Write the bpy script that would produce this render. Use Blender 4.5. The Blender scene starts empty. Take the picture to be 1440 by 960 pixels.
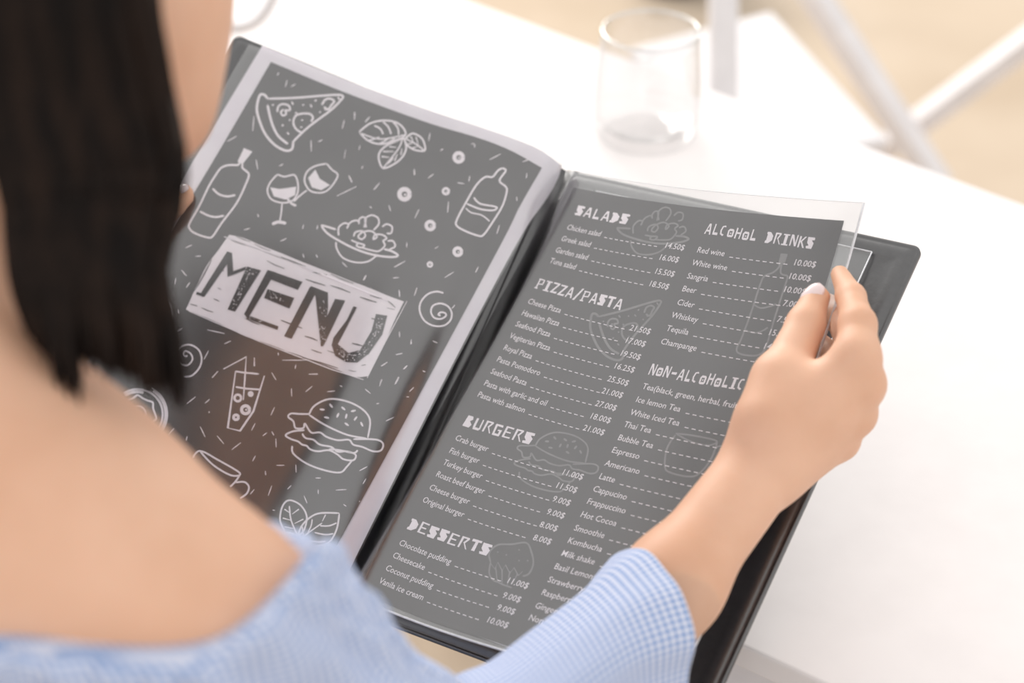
import bpy, math, random
import numpy as np
from mathutils import Vector
random.seed(7); rng = np.random.RandomState(7)
S = bpy.context.scene; COL = S.collection

# ------------------------------------------------------------------ camera, world, lights, exposure
CAMZ = 1.44; PITCH = math.radians(35); FPX = 2400.0
cd = bpy.data.cameras.new('camera'); cam = bpy.data.objects.new('camera', cd); COL.objects.link(cam)
cam.location = (0, 0, CAMZ); cam.rotation_euler = (math.radians(90) - PITCH, 0, 0)
cd.sensor_width = 36; cd.lens = 60; cd.clip_start = 0.02
cd.dof.use_dof = True; cd.dof.focus_distance = .995; cd.dof.aperture_fstop = 4.0
S.camera = cam
W = bpy.data.worlds.new('world'); S.world = W; W.use_nodes = True
bg = W.node_tree.nodes['Background']; bg.inputs[0].default_value = (1.0, 0.985, 0.97, 1); bg.inputs[1].default_value = .95
def area(name, loc, to, size, power, col):
    l = bpy.data.lights.new(name, 'AREA'); l.shape = 'RECTANGLE'; l.size, l.size_y = size; l.energy = power; l.color = col
    o = bpy.data.objects.new(name, l); COL.objects.link(o); o.location = loc
    o.rotation_euler = (Vector(to) - Vector(loc)).to_track_quat('-Z', 'Y').to_euler(); return o
area('window_light', (-1.3, 5.2, 2.9), (0, 1.0, .75), (3.2, 2.2), 165, (1, .97, .93))
S.view_settings.view_transform = 'Standard'; S.view_settings.look = 'None'
S.view_settings.exposure = 0.16; S.view_settings.gamma = 1.0
S.cycles.use_denoising = True; S.cycles.transparent_max_bounces = 24; S.cycles.max_bounces = 10
S.cycles.sample_clamp_indirect = 6

# ------------------------------------------------------------------ helpers
cp, sp = math.cos(PITCH), math.sin(PITCH)
RM = np.array([[1, 0, 0], [0, -sp, cp], [0, -cp, -sp]])           # camera (x right, y down, z ahead) -> world axes
O3 = np.array([0, 0, CAMZ])
def C(x, y, d):                                                     # a point seen at x, y of the photograph, d metres ahead
    x, y, d = np.broadcast_arrays(np.asarray(x, float), np.asarray(y, float), np.asarray(d, float))
    v = np.stack([(x - 720) / FPX * d, (y - 480) / FPX * d, d], -1)
    return v @ RM.T + O3
def onz(x, y, z):                                                   # a point on the horizontal plane z
    r = C(x, y, 1.0) - O3; return O3 + r * ((z - CAMZ) / r[2])
def mat(name, col, rough=.5, spec=.5, **kw):
    m = bpy.data.materials.new(name); m.use_nodes = True; b = m.node_tree.nodes['Principled BSDF']
    b.inputs['Base Color'].default_value = (*col, 1); b.inputs['Roughness'].default_value = rough
    b.inputs['Specular IOR Level'].default_value = spec
    for k, v in kw.items(): b.inputs[k].default_value = v
    return m
def nodes(m): return m.node_tree.nodes, m.node_tree.links, m.node_tree.nodes['Principled BSDF']
def noisy(m, c1, c2, scale, detail=4, bump=0, coord='Object', stretch=(1, 1, 1), lo=.35, hi=.65):
    N, L, b = nodes(m); t = N.new('ShaderNodeTexCoord'); mp = N.new('ShaderNodeMapping'); mp.inputs['Scale'].default_value = stretch
    n = N.new('ShaderNodeTexNoise'); n.inputs['Scale'].default_value = scale; n.inputs['Detail'].default_value = detail
    r = N.new('ShaderNodeValToRGB'); r.color_ramp.elements[0].position = lo; r.color_ramp.elements[1].position = hi
    r.color_ramp.elements[0].color = (*c1, 1); r.color_ramp.elements[1].color = (*c2, 1)
    L.new(t.outputs[coord], mp.inputs[0]); L.new(mp.outputs[0], n.inputs['Vector']); L.new(n.outputs[0], r.inputs[0]); L.new(r.outputs[0], b.inputs['Base Color'])
    if bump:
        bp = N.new('ShaderNodeBump'); bp.inputs['Strength'].default_value = bump; bp.inputs['Distance'].default_value = .001
        L.new(n.outputs[0], bp.inputs['Height']); L.new(bp.outputs[0], b.inputs['Normal'])
    return m
def empty(name, loc, label, cat, group=None):
    o = bpy.data.objects.new(name, None); COL.objects.link(o); o.location = loc; o.empty_display_size = .05
    o['label'] = label; o['category'] = cat
    if group: o['group'] = group
    return o
def meshobj(name, V, F, m, parent=None, smooth=True, uv=None):
    me = bpy.data.meshes.new(name); me.from_pydata([tuple(map(float, v)) for v in V], [], [tuple(map(int, f)) for f in F])
    me.materials.append(m); me.validate(); me.update()
    if smooth: me.polygons.foreach_set('use_smooth', [True] * len(me.polygons))
    if uv is not None:
        ul = me.uv_layers.new(name='UVMap'); vi = np.empty(len(me.loops), int); me.loops.foreach_get('vertex_index', vi)
        ul.data.foreach_set('uv', np.asarray(uv, float)[vi].ravel())
    o = bpy.data.objects.new(name, me); COL.objects.link(o)
    if parent:
        root = parent; off = Vector((0, 0, 0))
        while root: off += root.location; root = root.parent
        me.transform(__import__('mathutils').Matrix.Translation(-off)); o.parent = parent
    return o
def grid_mesh(P, closed=False):                                     # P (n, m, 3)
    n, m = P.shape[:2]; F = []
    for i in range(n if closed else n - 1):
        for j in range(m - 1):
            F.append((i * m + j, ((i + 1) % n) * m + j, ((i + 1) % n) * m + j + 1, i * m + j + 1))
    return P.reshape(-1, P.shape[-1]), F
def loft(rings, cap0=True, cap1=True):                              # rings list of (k,3)
    V = np.concatenate(rings); k = len(rings[0]); F = []
    for i in range(len(rings) - 1):
        for j in range(k):
            F.append((i * k + j, i * k + (j + 1) % k, (i + 1) * k + (j + 1) % k, (i + 1) * k + j))
    if cap0: F.append(tuple(range(k))[::-1])
    if cap1: F.append(tuple(range((len(rings) - 1) * k, len(rings) * k)))
    return V, F
def catmull(P, n=6, closed=False):
    P = np.asarray(P, float)
    if len(P) < 3: return P
    Q = np.r_[P[-1:], P, P[:2]] if closed else np.r_[P[:1], P, P[-1:]]
    out = []
    for i in range(len(Q) - 3):
        a, b, c, d = Q[i:i + 4]
        for t in np.linspace(0, 1, n, endpoint=False):
            out.append(.5 * ((2 * b) + (-a + c) * t + (2 * a - 5 * b + 4 * c - d) * t * t + (-a + 3 * b - 3 * c + d) * t ** 3))
    if not closed: out.append(P[-1])
    else: out.append(out[0])
    return np.array(out)
def tube_along(P, r, k=8, closed=False):
    P = np.asarray(P, float); n = len(P); r = np.broadcast_to(r, n); rings = []
    T = np.gradient(P, axis=0)
    up = np.array([.13, .21, .97])
    for i in range(n):
        t = T[i] / (np.linalg.norm(T[i]) + 1e-12); a = np.cross(t, up); a /= np.linalg.norm(a) + 1e-12; b = np.cross(t, a)
        th = np.linspace(0, 2 * np.pi, k, endpoint=False)
        rings.append(P[i] + r[i] * (np.cos(th)[:, None] * a + np.sin(th)[:, None] * b))
    return loft(rings)
def join(parts):
    V = []; F = []; o = 0
    for v, f in parts:
        V.append(np.asarray(v)); F += [tuple(i + o for i in ff) for ff in f]; o += len(v)
    return np.concatenate(V), F
def boxm(c, h, ax=None):
    c = np.array(c, float); ax = np.eye(3) if ax is None else np.array(ax)
    V = [c + sum(s * hh * a for s, hh, a in zip(sg, h, ax)) for sg in [(-1, -1, -1), (1, -1, -1), (1, 1, -1), (-1, 1, -1), (-1, -1, 1), (1, -1, 1), (1, 1, 1), (-1, 1, 1)]]
    return np.array(V), [(0, 3, 2, 1), (4, 5, 6, 7), (0, 1, 5, 4), (1, 2, 6, 5), (2, 3, 7, 6), (3, 0, 4, 7)]
def bevel(o, w=.002, seg=2):
    b = o.modifiers.new('bevel', 'BEVEL'); b.width = w; b.segments = seg; b.limit_method = 'ANGLE'; return o
def bar(a, b, w, t):                                                # a rectangular rail between two points
    a = np.array(a, float); b = np.array(b, float); d = b - a; L = np.linalg.norm(d); d /= L
    s = np.cross(d, [0, 0, 1.]); s = s / np.linalg.norm(s) if np.linalg.norm(s) > 1e-3 else np.array([1., 0, 0]); n = np.cross(s, d)
    return boxm((a + b) / 2, (L / 2, w / 2, t / 2), (d, s, n))

# ------------------------------------------------------------------ materials
M_floor = noisy(mat('beige_floor', (.6, .5, .38), .75, .25), (.50, .395, .29), (.62, .51, .395), 1.7, 5)
M_table = noisy(mat('white_tabletop', (.86, .83, .82), .6, .3), (.845, .80, .79), (.87, .825, .815), 30, 3)
M_white = noisy(mat('white_paint', (.8, .77, .77), .45), (.76, .73, .735), (.82, .79, .795), 25, 3)
M_dark = noisy(mat('dark_plastic', (.06, .06, .06), .5), (.05, .05, .055), (.08, .08, .08), 40)
M_cover = noisy(mat('black_leatherette', (.012, .011, .012), .3, 1.0), (.010, .009, .011), (.018, .017, .019), 300, 3, .12)
M_cover.node_tree.nodes['Principled BSDF'].inputs['IOR'].default_value = 1.7
M_paper = noisy(mat('white_paper', (.8, .77, .82), .6, .2), (.77, .73, .79), (.81, .78, .83), 60, 3)
M_print = noisy(mat('chalkboard_print', (.05, .05, .05), .55, .2), (.056, .053, .056), (.074, .071, .074), 22, 6)
M_ink = noisy(mat('white_print', (.8, .77, .8), .6, .2), (.86, .81, .85), (.89, .84, .88), 200, 3)
M_grey = noisy(mat('grey_print', (.16, .16, .16), .6, .2), (.19, .187, .19), (.24, .236, .24), 120, 3)
M_skin = mat('skin', (.74, .45, .32), .5, .35); M_skin.node_tree.nodes['Principled BSDF'].inputs['Subsurface Weight'].default_value = .12
noisy(M_skin, (.70, .395, .255), (.80, .49, .34), 14, 5); 
_b = M_skin.node_tree.nodes['Principled BSDF']; _b.inputs['Subsurface Radius'].default_value = (1, .35, .2); _b.inputs['Subsurface Scale'].default_value = .006
_N, _L, _b = nodes(M_skin); _n = _N.new('ShaderNodeTexNoise'); _n.inputs['Scale'].default_value = 260; _n.inputs['Detail'].default_value = 3; _p = _N.new('ShaderNodeBump'); _p.inputs['Strength'].default_value = .12; _p.inputs['Distance'].default_value = .0006
_t = _N.new('ShaderNodeTexCoord'); _L.new(_t.outputs['Object'], _n.inputs['Vector']); _L.new(_n.outputs[0], _p.inputs['Height']); _L.new(_p.outputs[0], _b.inputs['Normal'])
M_nail = noisy(mat('pale_pink_nail', (.85, .68, .66), .15, .7), (.84, .68, .67), (.88, .74, .73), 60)
M_hair = noisy(mat('dark_brown_hair', (.02, .011, .008), .55, .12), (.005, .003, .0025), (.018, .010, .007), 120, 4, 0, 'Object', (1, 1, .05))
M_wet = noisy(mat('blue_trousers', (.25, .32, .45), .8), (.22, .29, .42), (.28, .35, .48), 200)
def sleeve_mat(name, rough, f0, wob=.25, tint=.97):
    m = bpy.data.materials.new(name); m.use_nodes = True; N, L = m.node_tree.nodes, m.node_tree.links
    N.clear(); out = N.new('ShaderNodeOutputMaterial'); mx = N.new('ShaderNodeMixShader'); tr = N.new('ShaderNodeBsdfTransparent'); gl = N.new('ShaderNodeBsdfGlossy')
    tr.inputs[0].default_value = (tint, tint, tint, 1); gl.inputs['Roughness'].default_value = rough
    lw = N.new('ShaderNodeLayerWeight'); lw.inputs[0].default_value = .5
    pw = N.new('ShaderNodeMath'); pw.operation = 'POWER'; pw.inputs[1].default_value = 5; L.new(lw.outputs['Facing'], pw.inputs[0])
    fr = N.new('ShaderNodeMath'); fr.operation = 'MULTIPLY_ADD'; fr.inputs[1].default_value = 1 - f0; fr.inputs[2].default_value = f0; L.new(pw.outputs[0], fr.inputs[0])
    tc = N.new('ShaderNodeTexCoord'); no = N.new('ShaderNodeTexNoise'); no.inputs['Scale'].default_value = 22; no.inputs['Detail'].default_value = 1.5
    bp = N.new('ShaderNodeBump'); bp.inputs['Strength'].default_value = wob; bp.inputs['Distance'].default_value = .004
    L.new(tc.outputs['Object'], no.inputs['Vector']); L.new(no.outputs[0], bp.inputs['Height']); L.new(bp.outputs[0], gl.inputs['Normal'])
    L.new(fr.outputs[0], mx.inputs[0]); L.new(tr.outputs[0], mx.inputs[1]); L.new(gl.outputs[0], mx.inputs[2]); L.new(mx.outputs[0], out.inputs[0]); return m
M_sleeve = sleeve_mat('clear_sleeve', .17, .20, .05, .985)
M_edge = noisy(mat('sleeve_weld', (.75, .75, .78), .2, .8), (.7, .7, .73), (.8, .8, .83), 300)
M_glass = sleeve_mat('clear_glass', .02, .11, 0.0, .995)
def gingham():
    m = mat('blue_gingham', (.5, .6, .8), .85, .2); N, L, b = nodes(m); uv = N.new('ShaderNodeUVMap'); sx = N.new('ShaderNodeSeparateXYZ'); L.new(uv.outputs[0], sx.inputs[0])
    fac = []
    for ax in (0, 1):
        a = N.new('ShaderNodeMath'); a.operation = 'MULTIPLY'; a.inputs[1].default_value = 1.0; L.new(sx.outputs[ax], a.inputs[0])
        f = N.new('ShaderNodeMath'); f.operation = 'PINGPONG'; f.inputs[1].default_value = .5; L.new(a.outputs[0], f.inputs[0])
        r = N.new('ShaderNodeMapRange'); r.inputs['From Min'].default_value = .20; r.inputs['From Max'].default_value = .30; L.new(f.outputs[0], r.inputs['Value']); fac.append(r)
    ad = N.new('ShaderNodeMath'); ad.operation = 'ADD'; L.new(fac[0].outputs[0], ad.inputs[0]); L.new(fac[1].outputs[0], ad.inputs[1])
    hf = N.new('ShaderNodeMath'); hf.operation = 'MULTIPLY'; hf.inputs[1].default_value = .5; L.new(ad.outputs[0], hf.inputs[0])
    cr = N.new('ShaderNodeValToRGB'); e = cr.color_ramp.elements; e[0].color = (.76, .75, .83, 1); e[1].color = (.18, .29, .55, 1)
    x = e.new(.5); x.color = (.47, .55, .74, 1); L.new(hf.outputs[0], cr.inputs[0]); L.new(cr.outputs[0], b.inputs['Base Color'])
    return m
M_ging = gingham()

# ------------------------------------------------------------------ setting: floor
V, F = grid_mesh(np.array([[(x, y, 0.0) for y in np.linspace(-3, 9, 13)] for x in np.linspace(-6, 6, 13)]))
fl = meshobj('floor', V, F, M_floor, smooth=False); fl['kind'] = 'structure'

# ------------------------------------------------------------------ table
TZ = .75
bc = onz(574, -31, TZ)                                             # far corner
ld = onz(377, 55, TZ) - bc; ld /= np.linalg.norm(ld)
rd = onz(1440, 287, TZ) - bc; rd /= np.linalg.norm(rd)
ne = onz(1047, 908, TZ); nd = onz(1150, 956, TZ) - ne; nd /= np.linalg.norm(nd)
A_ = np.array([[ld[0], -nd[0]], [ld[1], -nd[1]]]); t_ = np.linalg.solve(A_, (ne - bc)[:2]); nl = bc + ld * t_[0]
quad = [nl, bc, bc + rd * 1.9, ne + nd * 1.15]
tb = empty('table', (float(np.mean([q[0] for q in quad])), float(np.mean([q[1] for q in quad])), 0), 'white square-edged table under the open menu and the glass', 'table')
th = .018
top = np.array(quad); bot = top.copy(); bot[:, 2] -= th
o = meshobj('tabletop', np.r_[top, bot], [(0, 3, 2, 1), (4, 5, 6, 7), (0, 1, 5, 4), (1, 2, 6, 5), (2, 3, 7, 6), (3, 0, 4, 7)], M_table, tb, smooth=False); bevel(o, .002, 3)
cen = top.mean(0)
ins = np.array([q + (cen - q) / np.linalg.norm(cen - q) * .09 for q in top])
for i in range(4):
    a, b = ins[i].copy(), ins[(i + 1) % 4].copy(); a[2] = b[2] = TZ - th - .035
    V, F = bar(a, b, .02, .07); meshobj('apron', V, F, M_white, tb, smooth=False)
for q in ins:
    V, F = boxm((q[0], q[1], (TZ - th) / 2 - .0), (.025, .025, (TZ - th) / 2)); bevel(meshobj('leg', V, F, M_white, tb, smooth=False), .003)

# ------------------------------------------------------------------ glass
gc = onz(908, 190, TZ)
gt = empty('drinking_glass', tuple(gc), 'clear empty tumbler with a thick base standing on the white table', 'glass')
prof = [(0, 0), (.034, 0), (.040, .002), (.0435, .008), (.045, .02), (.0448, .035), (.0435, .065), (.0415, .092), (.0405, .108), (.0398, .1092), (.0391, .108), (.040, .092), (.042, .065), (.0432, .035), (.0425, .022), (.038, .0145), (.02, .012), (0, .0115)]
prof = np.array(prof) * [1, .885]; k = 64
V = []; F = []
for (r, z) in prof:
    for j in range(k):
        a = 2 * math.pi * j / k; V.append((gc[0] + r * math.cos(a), gc[1] + r * math.sin(a), gc[2] + z))
for i in range(len(prof) - 1):
    for j in range(k): F.append((i * k + j, i * k + (j + 1) % k, (i + 1) * k + (j + 1) % k, (i + 1) * k + j))
gb = meshobj('glass_body', V, F, M_glass, gt)
M_rim = sleeve_mat('glass_rim', .05, .5, 0.0, 1.0)
V, F = tube_along([(gc[0] + .0398 * math.cos(a), gc[1] + .0398 * math.sin(a), gc[2] + .0966) for a in np.linspace(0, 2 * math.pi, 49)], .0012, 8); meshobj('rim', V, F, M_rim, gt)

# ------------------------------------------------------------------ menu: covers
S0, S1 = C(795, 238, 1.112), C(518, 868, 1.021)
RT, RB = C(1298, 347, .989), C(980, 1042, .898)
LT, LB = C(331, 47, 1.137), C(5, 633, 1.046)
menu = empty('menu', tuple((S1 + S0) / 2 * [1, 1, 0] + np.array([0, 0, S1[2] - .02])), 'open black menu folder with clear sleeves held above the white table', 'menu')
def cover(name, A0, A1, B0, B1, sgn):
    # A spine side, B outer side; 0 top, 1 bottom
    W_ = np.linalg.norm(B0 - A0); H_ = np.linalg.norm(A1 - A0); nrm = np.cross(B0 - A0, A1 - A0); nrm /= np.linalg.norm(nrm); nrm *= -sgn
    if nrm @ (O3 - A0) < 0: nrm = -nrm
    def P(a, b, h):
        s, t = a / W_, b / H_; return (1 - s) * (1 - t) * A0 + s * (1 - t) * B0 + (1 - s) * t * A1 + s * t * B1 + nrm * h
    def ring(ins, h, r=.0055):
        x0, x1, y0, y1 = .004 + ins, W_ - ins, ins, H_ - ins; pts = []; r = max(r - ins * .5, .002)
        for (cx, cy, a0) in ((x1 - r, y0 + r, -90), (x1 - r, y1 - r, 0), (x0 + r, y1 - r, 90), (x0 + r, y0 + r, 180)):
            for a in np.linspace(a0, a0 + 90, 7):
                pts.append((cx + r * math.cos(math.radians(a)), cy + r * math.sin(math.radians(a))))
        q = []
        for i in range(len(pts)):                                    # subdivide long sides
            p0, p1 = pts[i], pts[(i + 1) % len(pts)]; n = 10 if math.dist(p0, p1) > .05 else 1
            for j in range(n): q.append(P(p0[0] + (p1[0] - p0[0]) * j / n, p0[1] + (p1[1] - p0[1]) * j / n, h))
        return np.array(q)
    V, F = loft([ring(.001, -.0035), ring(0, -.003), ring(0, -.0006), ring(.0008, .0002), ring(.0018, .0003), ring(.0024, -.0001), ring(.0040, .0010), ring(.008, .0016), ring(.012, .0008), ring(.016, 0.), ring(.03, 0.)])
    return meshobj(name, V, F, M_cover, menu), P, nrm, W_, H_
rc, RP, rn, RW, RH = cover('right_cover', S0, S1, RT, RB, 1)
lc, LP, ln, LW, LH = cover('left_cover', S0, S1, LT, LB, -1)
rows = []
for t in np.linspace(0, 1, 12):
    A = S0 + (S1 - S0) * t; mid = (rn + ln) / 2
    prof_ = [LP(.010, t * LH, .0008), LP(.005, t * LH, .0004), A - mid * .002, RP(.005, t * RH, .0004), RP(.010, t * RH, .0008), RP(.010, t * RH, -.0045), A - mid * .0065, LP(.010, t * LH, -.0045)]
    rows.append(np.array(prof_))
V, F = loft(rows); meshobj('spine', V, F, M_cover, menu)

# ---- pocket sheet lying on the right cover
Pk = np.array([[RP(a, b, .0028 + .0006 * math.sin(b * 60)) for b in np.linspace(.012, RH - .012, 16)] for a in np.linspace(.012, RW - .026, 10)])
V, F = grid_mesh(Pk); pk = meshobj('clear_pocket', V, F, M_sleeve, menu)
P_ = [RP(a, b, .0034) for a, b in [(.03, .012), (RW - .026, .012), (RW - .026, .10), (RW - .026, RH - .012), (.03, RH - .012)]]
V, F = join([tube_along(np.array(P_[0:2]), .0005, 6), tube_along(np.array([P_[1], P_[2], P_[3]]), .0005, 6), tube_along(np.array(P_[3:5]), .0005, 6)]); meshobj('pocket_edge', V, F, M_edge, pk)

# ------------------------------------------------------------------ right page (curled, lifted by the hand)
CX = np.array([794.92219149, 257.10152792, -237.30167777, 60.85414119, 49.66030231, -48.18033034, 1.96599463, 3.05464024, -24.83201501, 16.13874256])
CY = np.array([320.8828939, 64.48230778, 482.34104404, -15.09286904, 98.93199516, 24.68437145, 2.25647006, -2.85820956, -39.85184669, 2.1007074])
CZ = np.array([1.07413204, -.11643189, -.07259979, .00893669, .03243819, -.00787377, .00135956, -.00344415, -.0282414, -.00291164])
def basis(u, v):
    u = np.asarray(u, float) / 20; v = np.asarray(v, float) / 30
    return np.stack([1 + 0 * u, u, v, u * u, u * v, v * v, u ** 3, u * u * v, u * v * v, v ** 3], -1)
def RS(u, v, off=0.0):                                              # page millimetre grid (8.5 mm rows) -> point on the curled page
    B = basis(u, v); u = np.asarray(u, float)
    dip = np.clip((-1.2 - u) / 1.6, 0, 1) ** 2 * .012               # the sheet turns down into the gutter
    return C(B @ CX, B @ CY, B @ CZ - off + dip)
def inv(x, y):
    u, v = 10., 12.
    for _ in range(25):
        f = basis(u, v); e = np.array([f @ CX - x, f @ CY - y]); h = 1e-3
        a, b = basis(u + h, v), basis(u, v + h)
        J = np.array([[(a - f) @ CX / h, (b - f) @ CX / h], [(a - f) @ CY / h, (b - f) @ CY / h]])
        d = np.linalg.solve(J, -e); u += d[0]; v += d[1]
    return u, v
def rgrid(u0, u1, v0, v1, off, nu=36, nv=40):
    U, Vv = np.meshgrid(np.linspace(u0, u1, nu), np.linspace(v0, v1, nv), indexing='ij'); return grid_mesh(RS(U, Vv, off))
V, F = rgrid(-1.18, 22.68, -3.40, 30.48, -.0004); rpage = meshobj('right_page', V, F, M_paper, menu)
V, F = rgrid(-1.2, 22.7, -3.42, 30.5, 0); meshobj('chalkboard_print', V, F, M_print, rpage)
V, F = rgrid(-2.7, 23.75, -4.75, 30.9, .0011); rsl = meshobj('right_sleeve', V, F, M_sleeve, menu)
V, F = rgrid(-2.7, 23.75, -4.75, 30.9, -.0012); meshobj('sleeve_back', V, F, M_sleeve, rsl)
ee = [RS(np.full(30, 23.75), np.linspace(-4.75, 30.9, 30), .0003), RS(np.linspace(-2.7, 23.75, 30), np.full(30, 30.9), .0003)]
V, F = join([tube_along(e, .0007, 6) for e in ee]); meshobj('sleeve_edge', V, F, M_edge, rsl)
V, F = tube_along(RS(np.linspace(-2, 23.75, 30), np.full(30, -4.75), .0002), .0002, 5); meshobj('sleeve_top_edge', V, F, M_edge, rsl)

def ribbon(P, w, taper=True):                                       # 2-D polyline -> strip
    P = np.asarray(P, float); n = len(P); T = np.gradient(P, axis=0); T /= np.linalg.norm(T, axis=1)[:, None] + 1e-9; N_ = np.stack([-T[:, 1], T[:, 0]], 1)
    ww = np.full(n, w / 2.0)
    if taper and n > 2: ww[0] *= .55; ww[-1] *= .55
    if taper and n == 2: ww[1] *= .5
    V = np.r_[P + N_ * ww[:, None], P - N_ * ww[:, None]]; return V, [(i, i + 1, n + i + 1, n + i) for i in range(n - 1)]
def poly_fill(P):                                                    # ear-free: let Blender tessellate
    return np.asarray(P, float), [tuple(range(len(P)))]
def ink_obj(name, parts, m, parent, surf, off):
    V, F = join(parts); W3 = surf(V[:, 0], V[:, 1], off); return meshobj(name, W3, F, m, parent, smooth=False)

# text
fonttmp = {}
def glyphs(s, size=1.0):
    cu = bpy.data.curves.new('t', 'FONT'); cu.body = s; cu.size = size; cu.resolution_u = 2; cu.offset = .006
    ob = bpy.data.objects.new('t', cu); COL.objects.link(ob); bpy.context.view_layer.update()
    me = ob.to_mesh(); V = np.array([v.co[:2] for v in me.vertices]); F = [tuple(p.vertices) for p in me.polygons]
    ob.to_mesh_clear(); bpy.data.objects.remove(ob); bpy.data.curves.remove(cu); return V, F
Vr, Fr = glyphs('Chicken salad'); KX = 3.5 / (Vr[:, 0].max()); KY = .46 / .73
def textline(s, u0, v0, du, dv, right=False, kx=1.0):
    V, F = glyphs(s); x = V[:, 0] * KX * kx; y = V[:, 1] * KY; wd = x.max()
    if right: x = x - wd
    slant = y * .06
    return (np.stack([u0 + (x + slant) * du - 0 * y, v0 + (x) * dv - y], 1), F), wd
L1 = ['Chicken salad', 'Greek salad', 'Garden salad', 'Tuna salad', 'Cheese Pizza', 'Hawaiian Pizza', 'Seafood Pizza', 'Vegiterian Pizza', 'Royal Pizza', 'Pasta Pomodoro', 'Seafood Pasta', 'Pasta with garlic and oil', 'Pasta with salmon', 'Crab burger', 'Fish burger', 'Turkey burger', 'Roast beef burger', 'Cheese burger', 'Original burger', 'Chocolate pudding', 'Cheesecake', 'Coconut pudding', 'Vanila ice cream']
A1 = [(796, 322), (788, 338), (780, 354), (772, 369), (741, 426), (732.5, 442.5), (724, 458), (715.5, 474.5), (707, 491), (697.5, 507.5), (689, 524.5), (679.5, 541), (670.5, 557), (639, 618), (630.5, 636), (622, 652.5), (612, 669), (602.5, 687.5), (593, 705), (560, 765.5), (551, 783), (541, 801), (532, 819)]
B1_ = [(961, 352), (953, 369), (947, 389), (939, 407), (913, 470), (906, 487.5), (899, 506), (890.5, 524), (882, 542.5), (874, 559.5), (865, 577.5), (857, 595), (848, 612), (818, 674.5), (809.5, 693), (800, 711), (792, 729), (782, 747), (773, 765.5), (741, 827.5), (730, 847), (722, 864), (712.5, 883)]
PR1 = '14.50 16.00 15.50 18.50 21.50 17.00 19.50 16.25 25.50 21.00 27.00 18.00 21.00 11.00 11.50 9.00 9.00 8.00 8.00 11.00 9.00 9.00 10.00'.split()
L2 = ['Red wine', 'White wine', 'Sangria', 'Beer', 'Cider', 'Whiskey', 'Tequila', 'Champange', 'Tea(black, green, herbal, fruit)', 'Ice lemon Tea', 'White Iced Tea', 'Thai Tea', 'Bubble Tea', 'Espresso', 'Americano', 'Latte', 'Cappucino', 'Frappuccino', 'Hot Cocoa', 'Smoothie', 'Kombucha', 'Milk shake', 'Basil Lemonade', 'Strawberry-L', 'Raspberry F', 'Ginger-Pe', 'Non']
A2 = [(979, 354.5), (972, 372.5), (965, 391), (958, 409), (951, 428), (943, 446), (936, 464.5), (928, 483), (902, 546), (893, 564.5), (885, 582.5), (876, 599.5), (867.5, 618), (859, 635.5), (849.5, 654), (841, 672.5), (832.5, 690), (824, 707.5), (815, 726), (806, 745), (797, 762.5), (788, 780.5), (778, 799), (769, 817.5), (760, 835.5), (751, 854), (742, 871)]
PR2 = ['10.00', '10.00', '10.00', '7.00', '7.50', '15.00', '14.00', '12.00']
RSf = lambda x, y, off: RS(x, y, off)
def row(s, a, b, price, kx=1.0):
    u0, v0 = inv(*a)
    if b is not None: u1, v1 = inv(*b)
    else: u1, v1 = 21.5, v0 + .15
    dv = (v1 - v0) / (u1 - u0)
    g, wd = textline(s, u0, v0, 1, dv, kx=kx); txt = [g]
    pw = .3
    if price: g, pw = textline(price + '$', u1, v1, 1, dv, True, kx * 1.0); txt.append(g)
    x = wd + .45; 
    while x < (u1 - u0) - pw - .35:
        txt.append(ribbon([(u0 + x, v0 + x * dv), (u0 + x + .3, v0 + (x + .3) * dv)], .06, False)); x += .52
    ink_obj('menu_line', txt, M_ink, rpage, RSf, .0003)
for s, a, b, p in zip(L1, A1, B1_, PR1): row(s, a, b, p)
pos2 = [(1146, 376), (1139, 395.5), (1132, 414), (1126, 433)]
for i, (s, a) in enumerate(zip(L2, A2)):
    row(s, a, pos2[i] if i < 4 else None, PR2[i] if i < 8 else None, .95)
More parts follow.
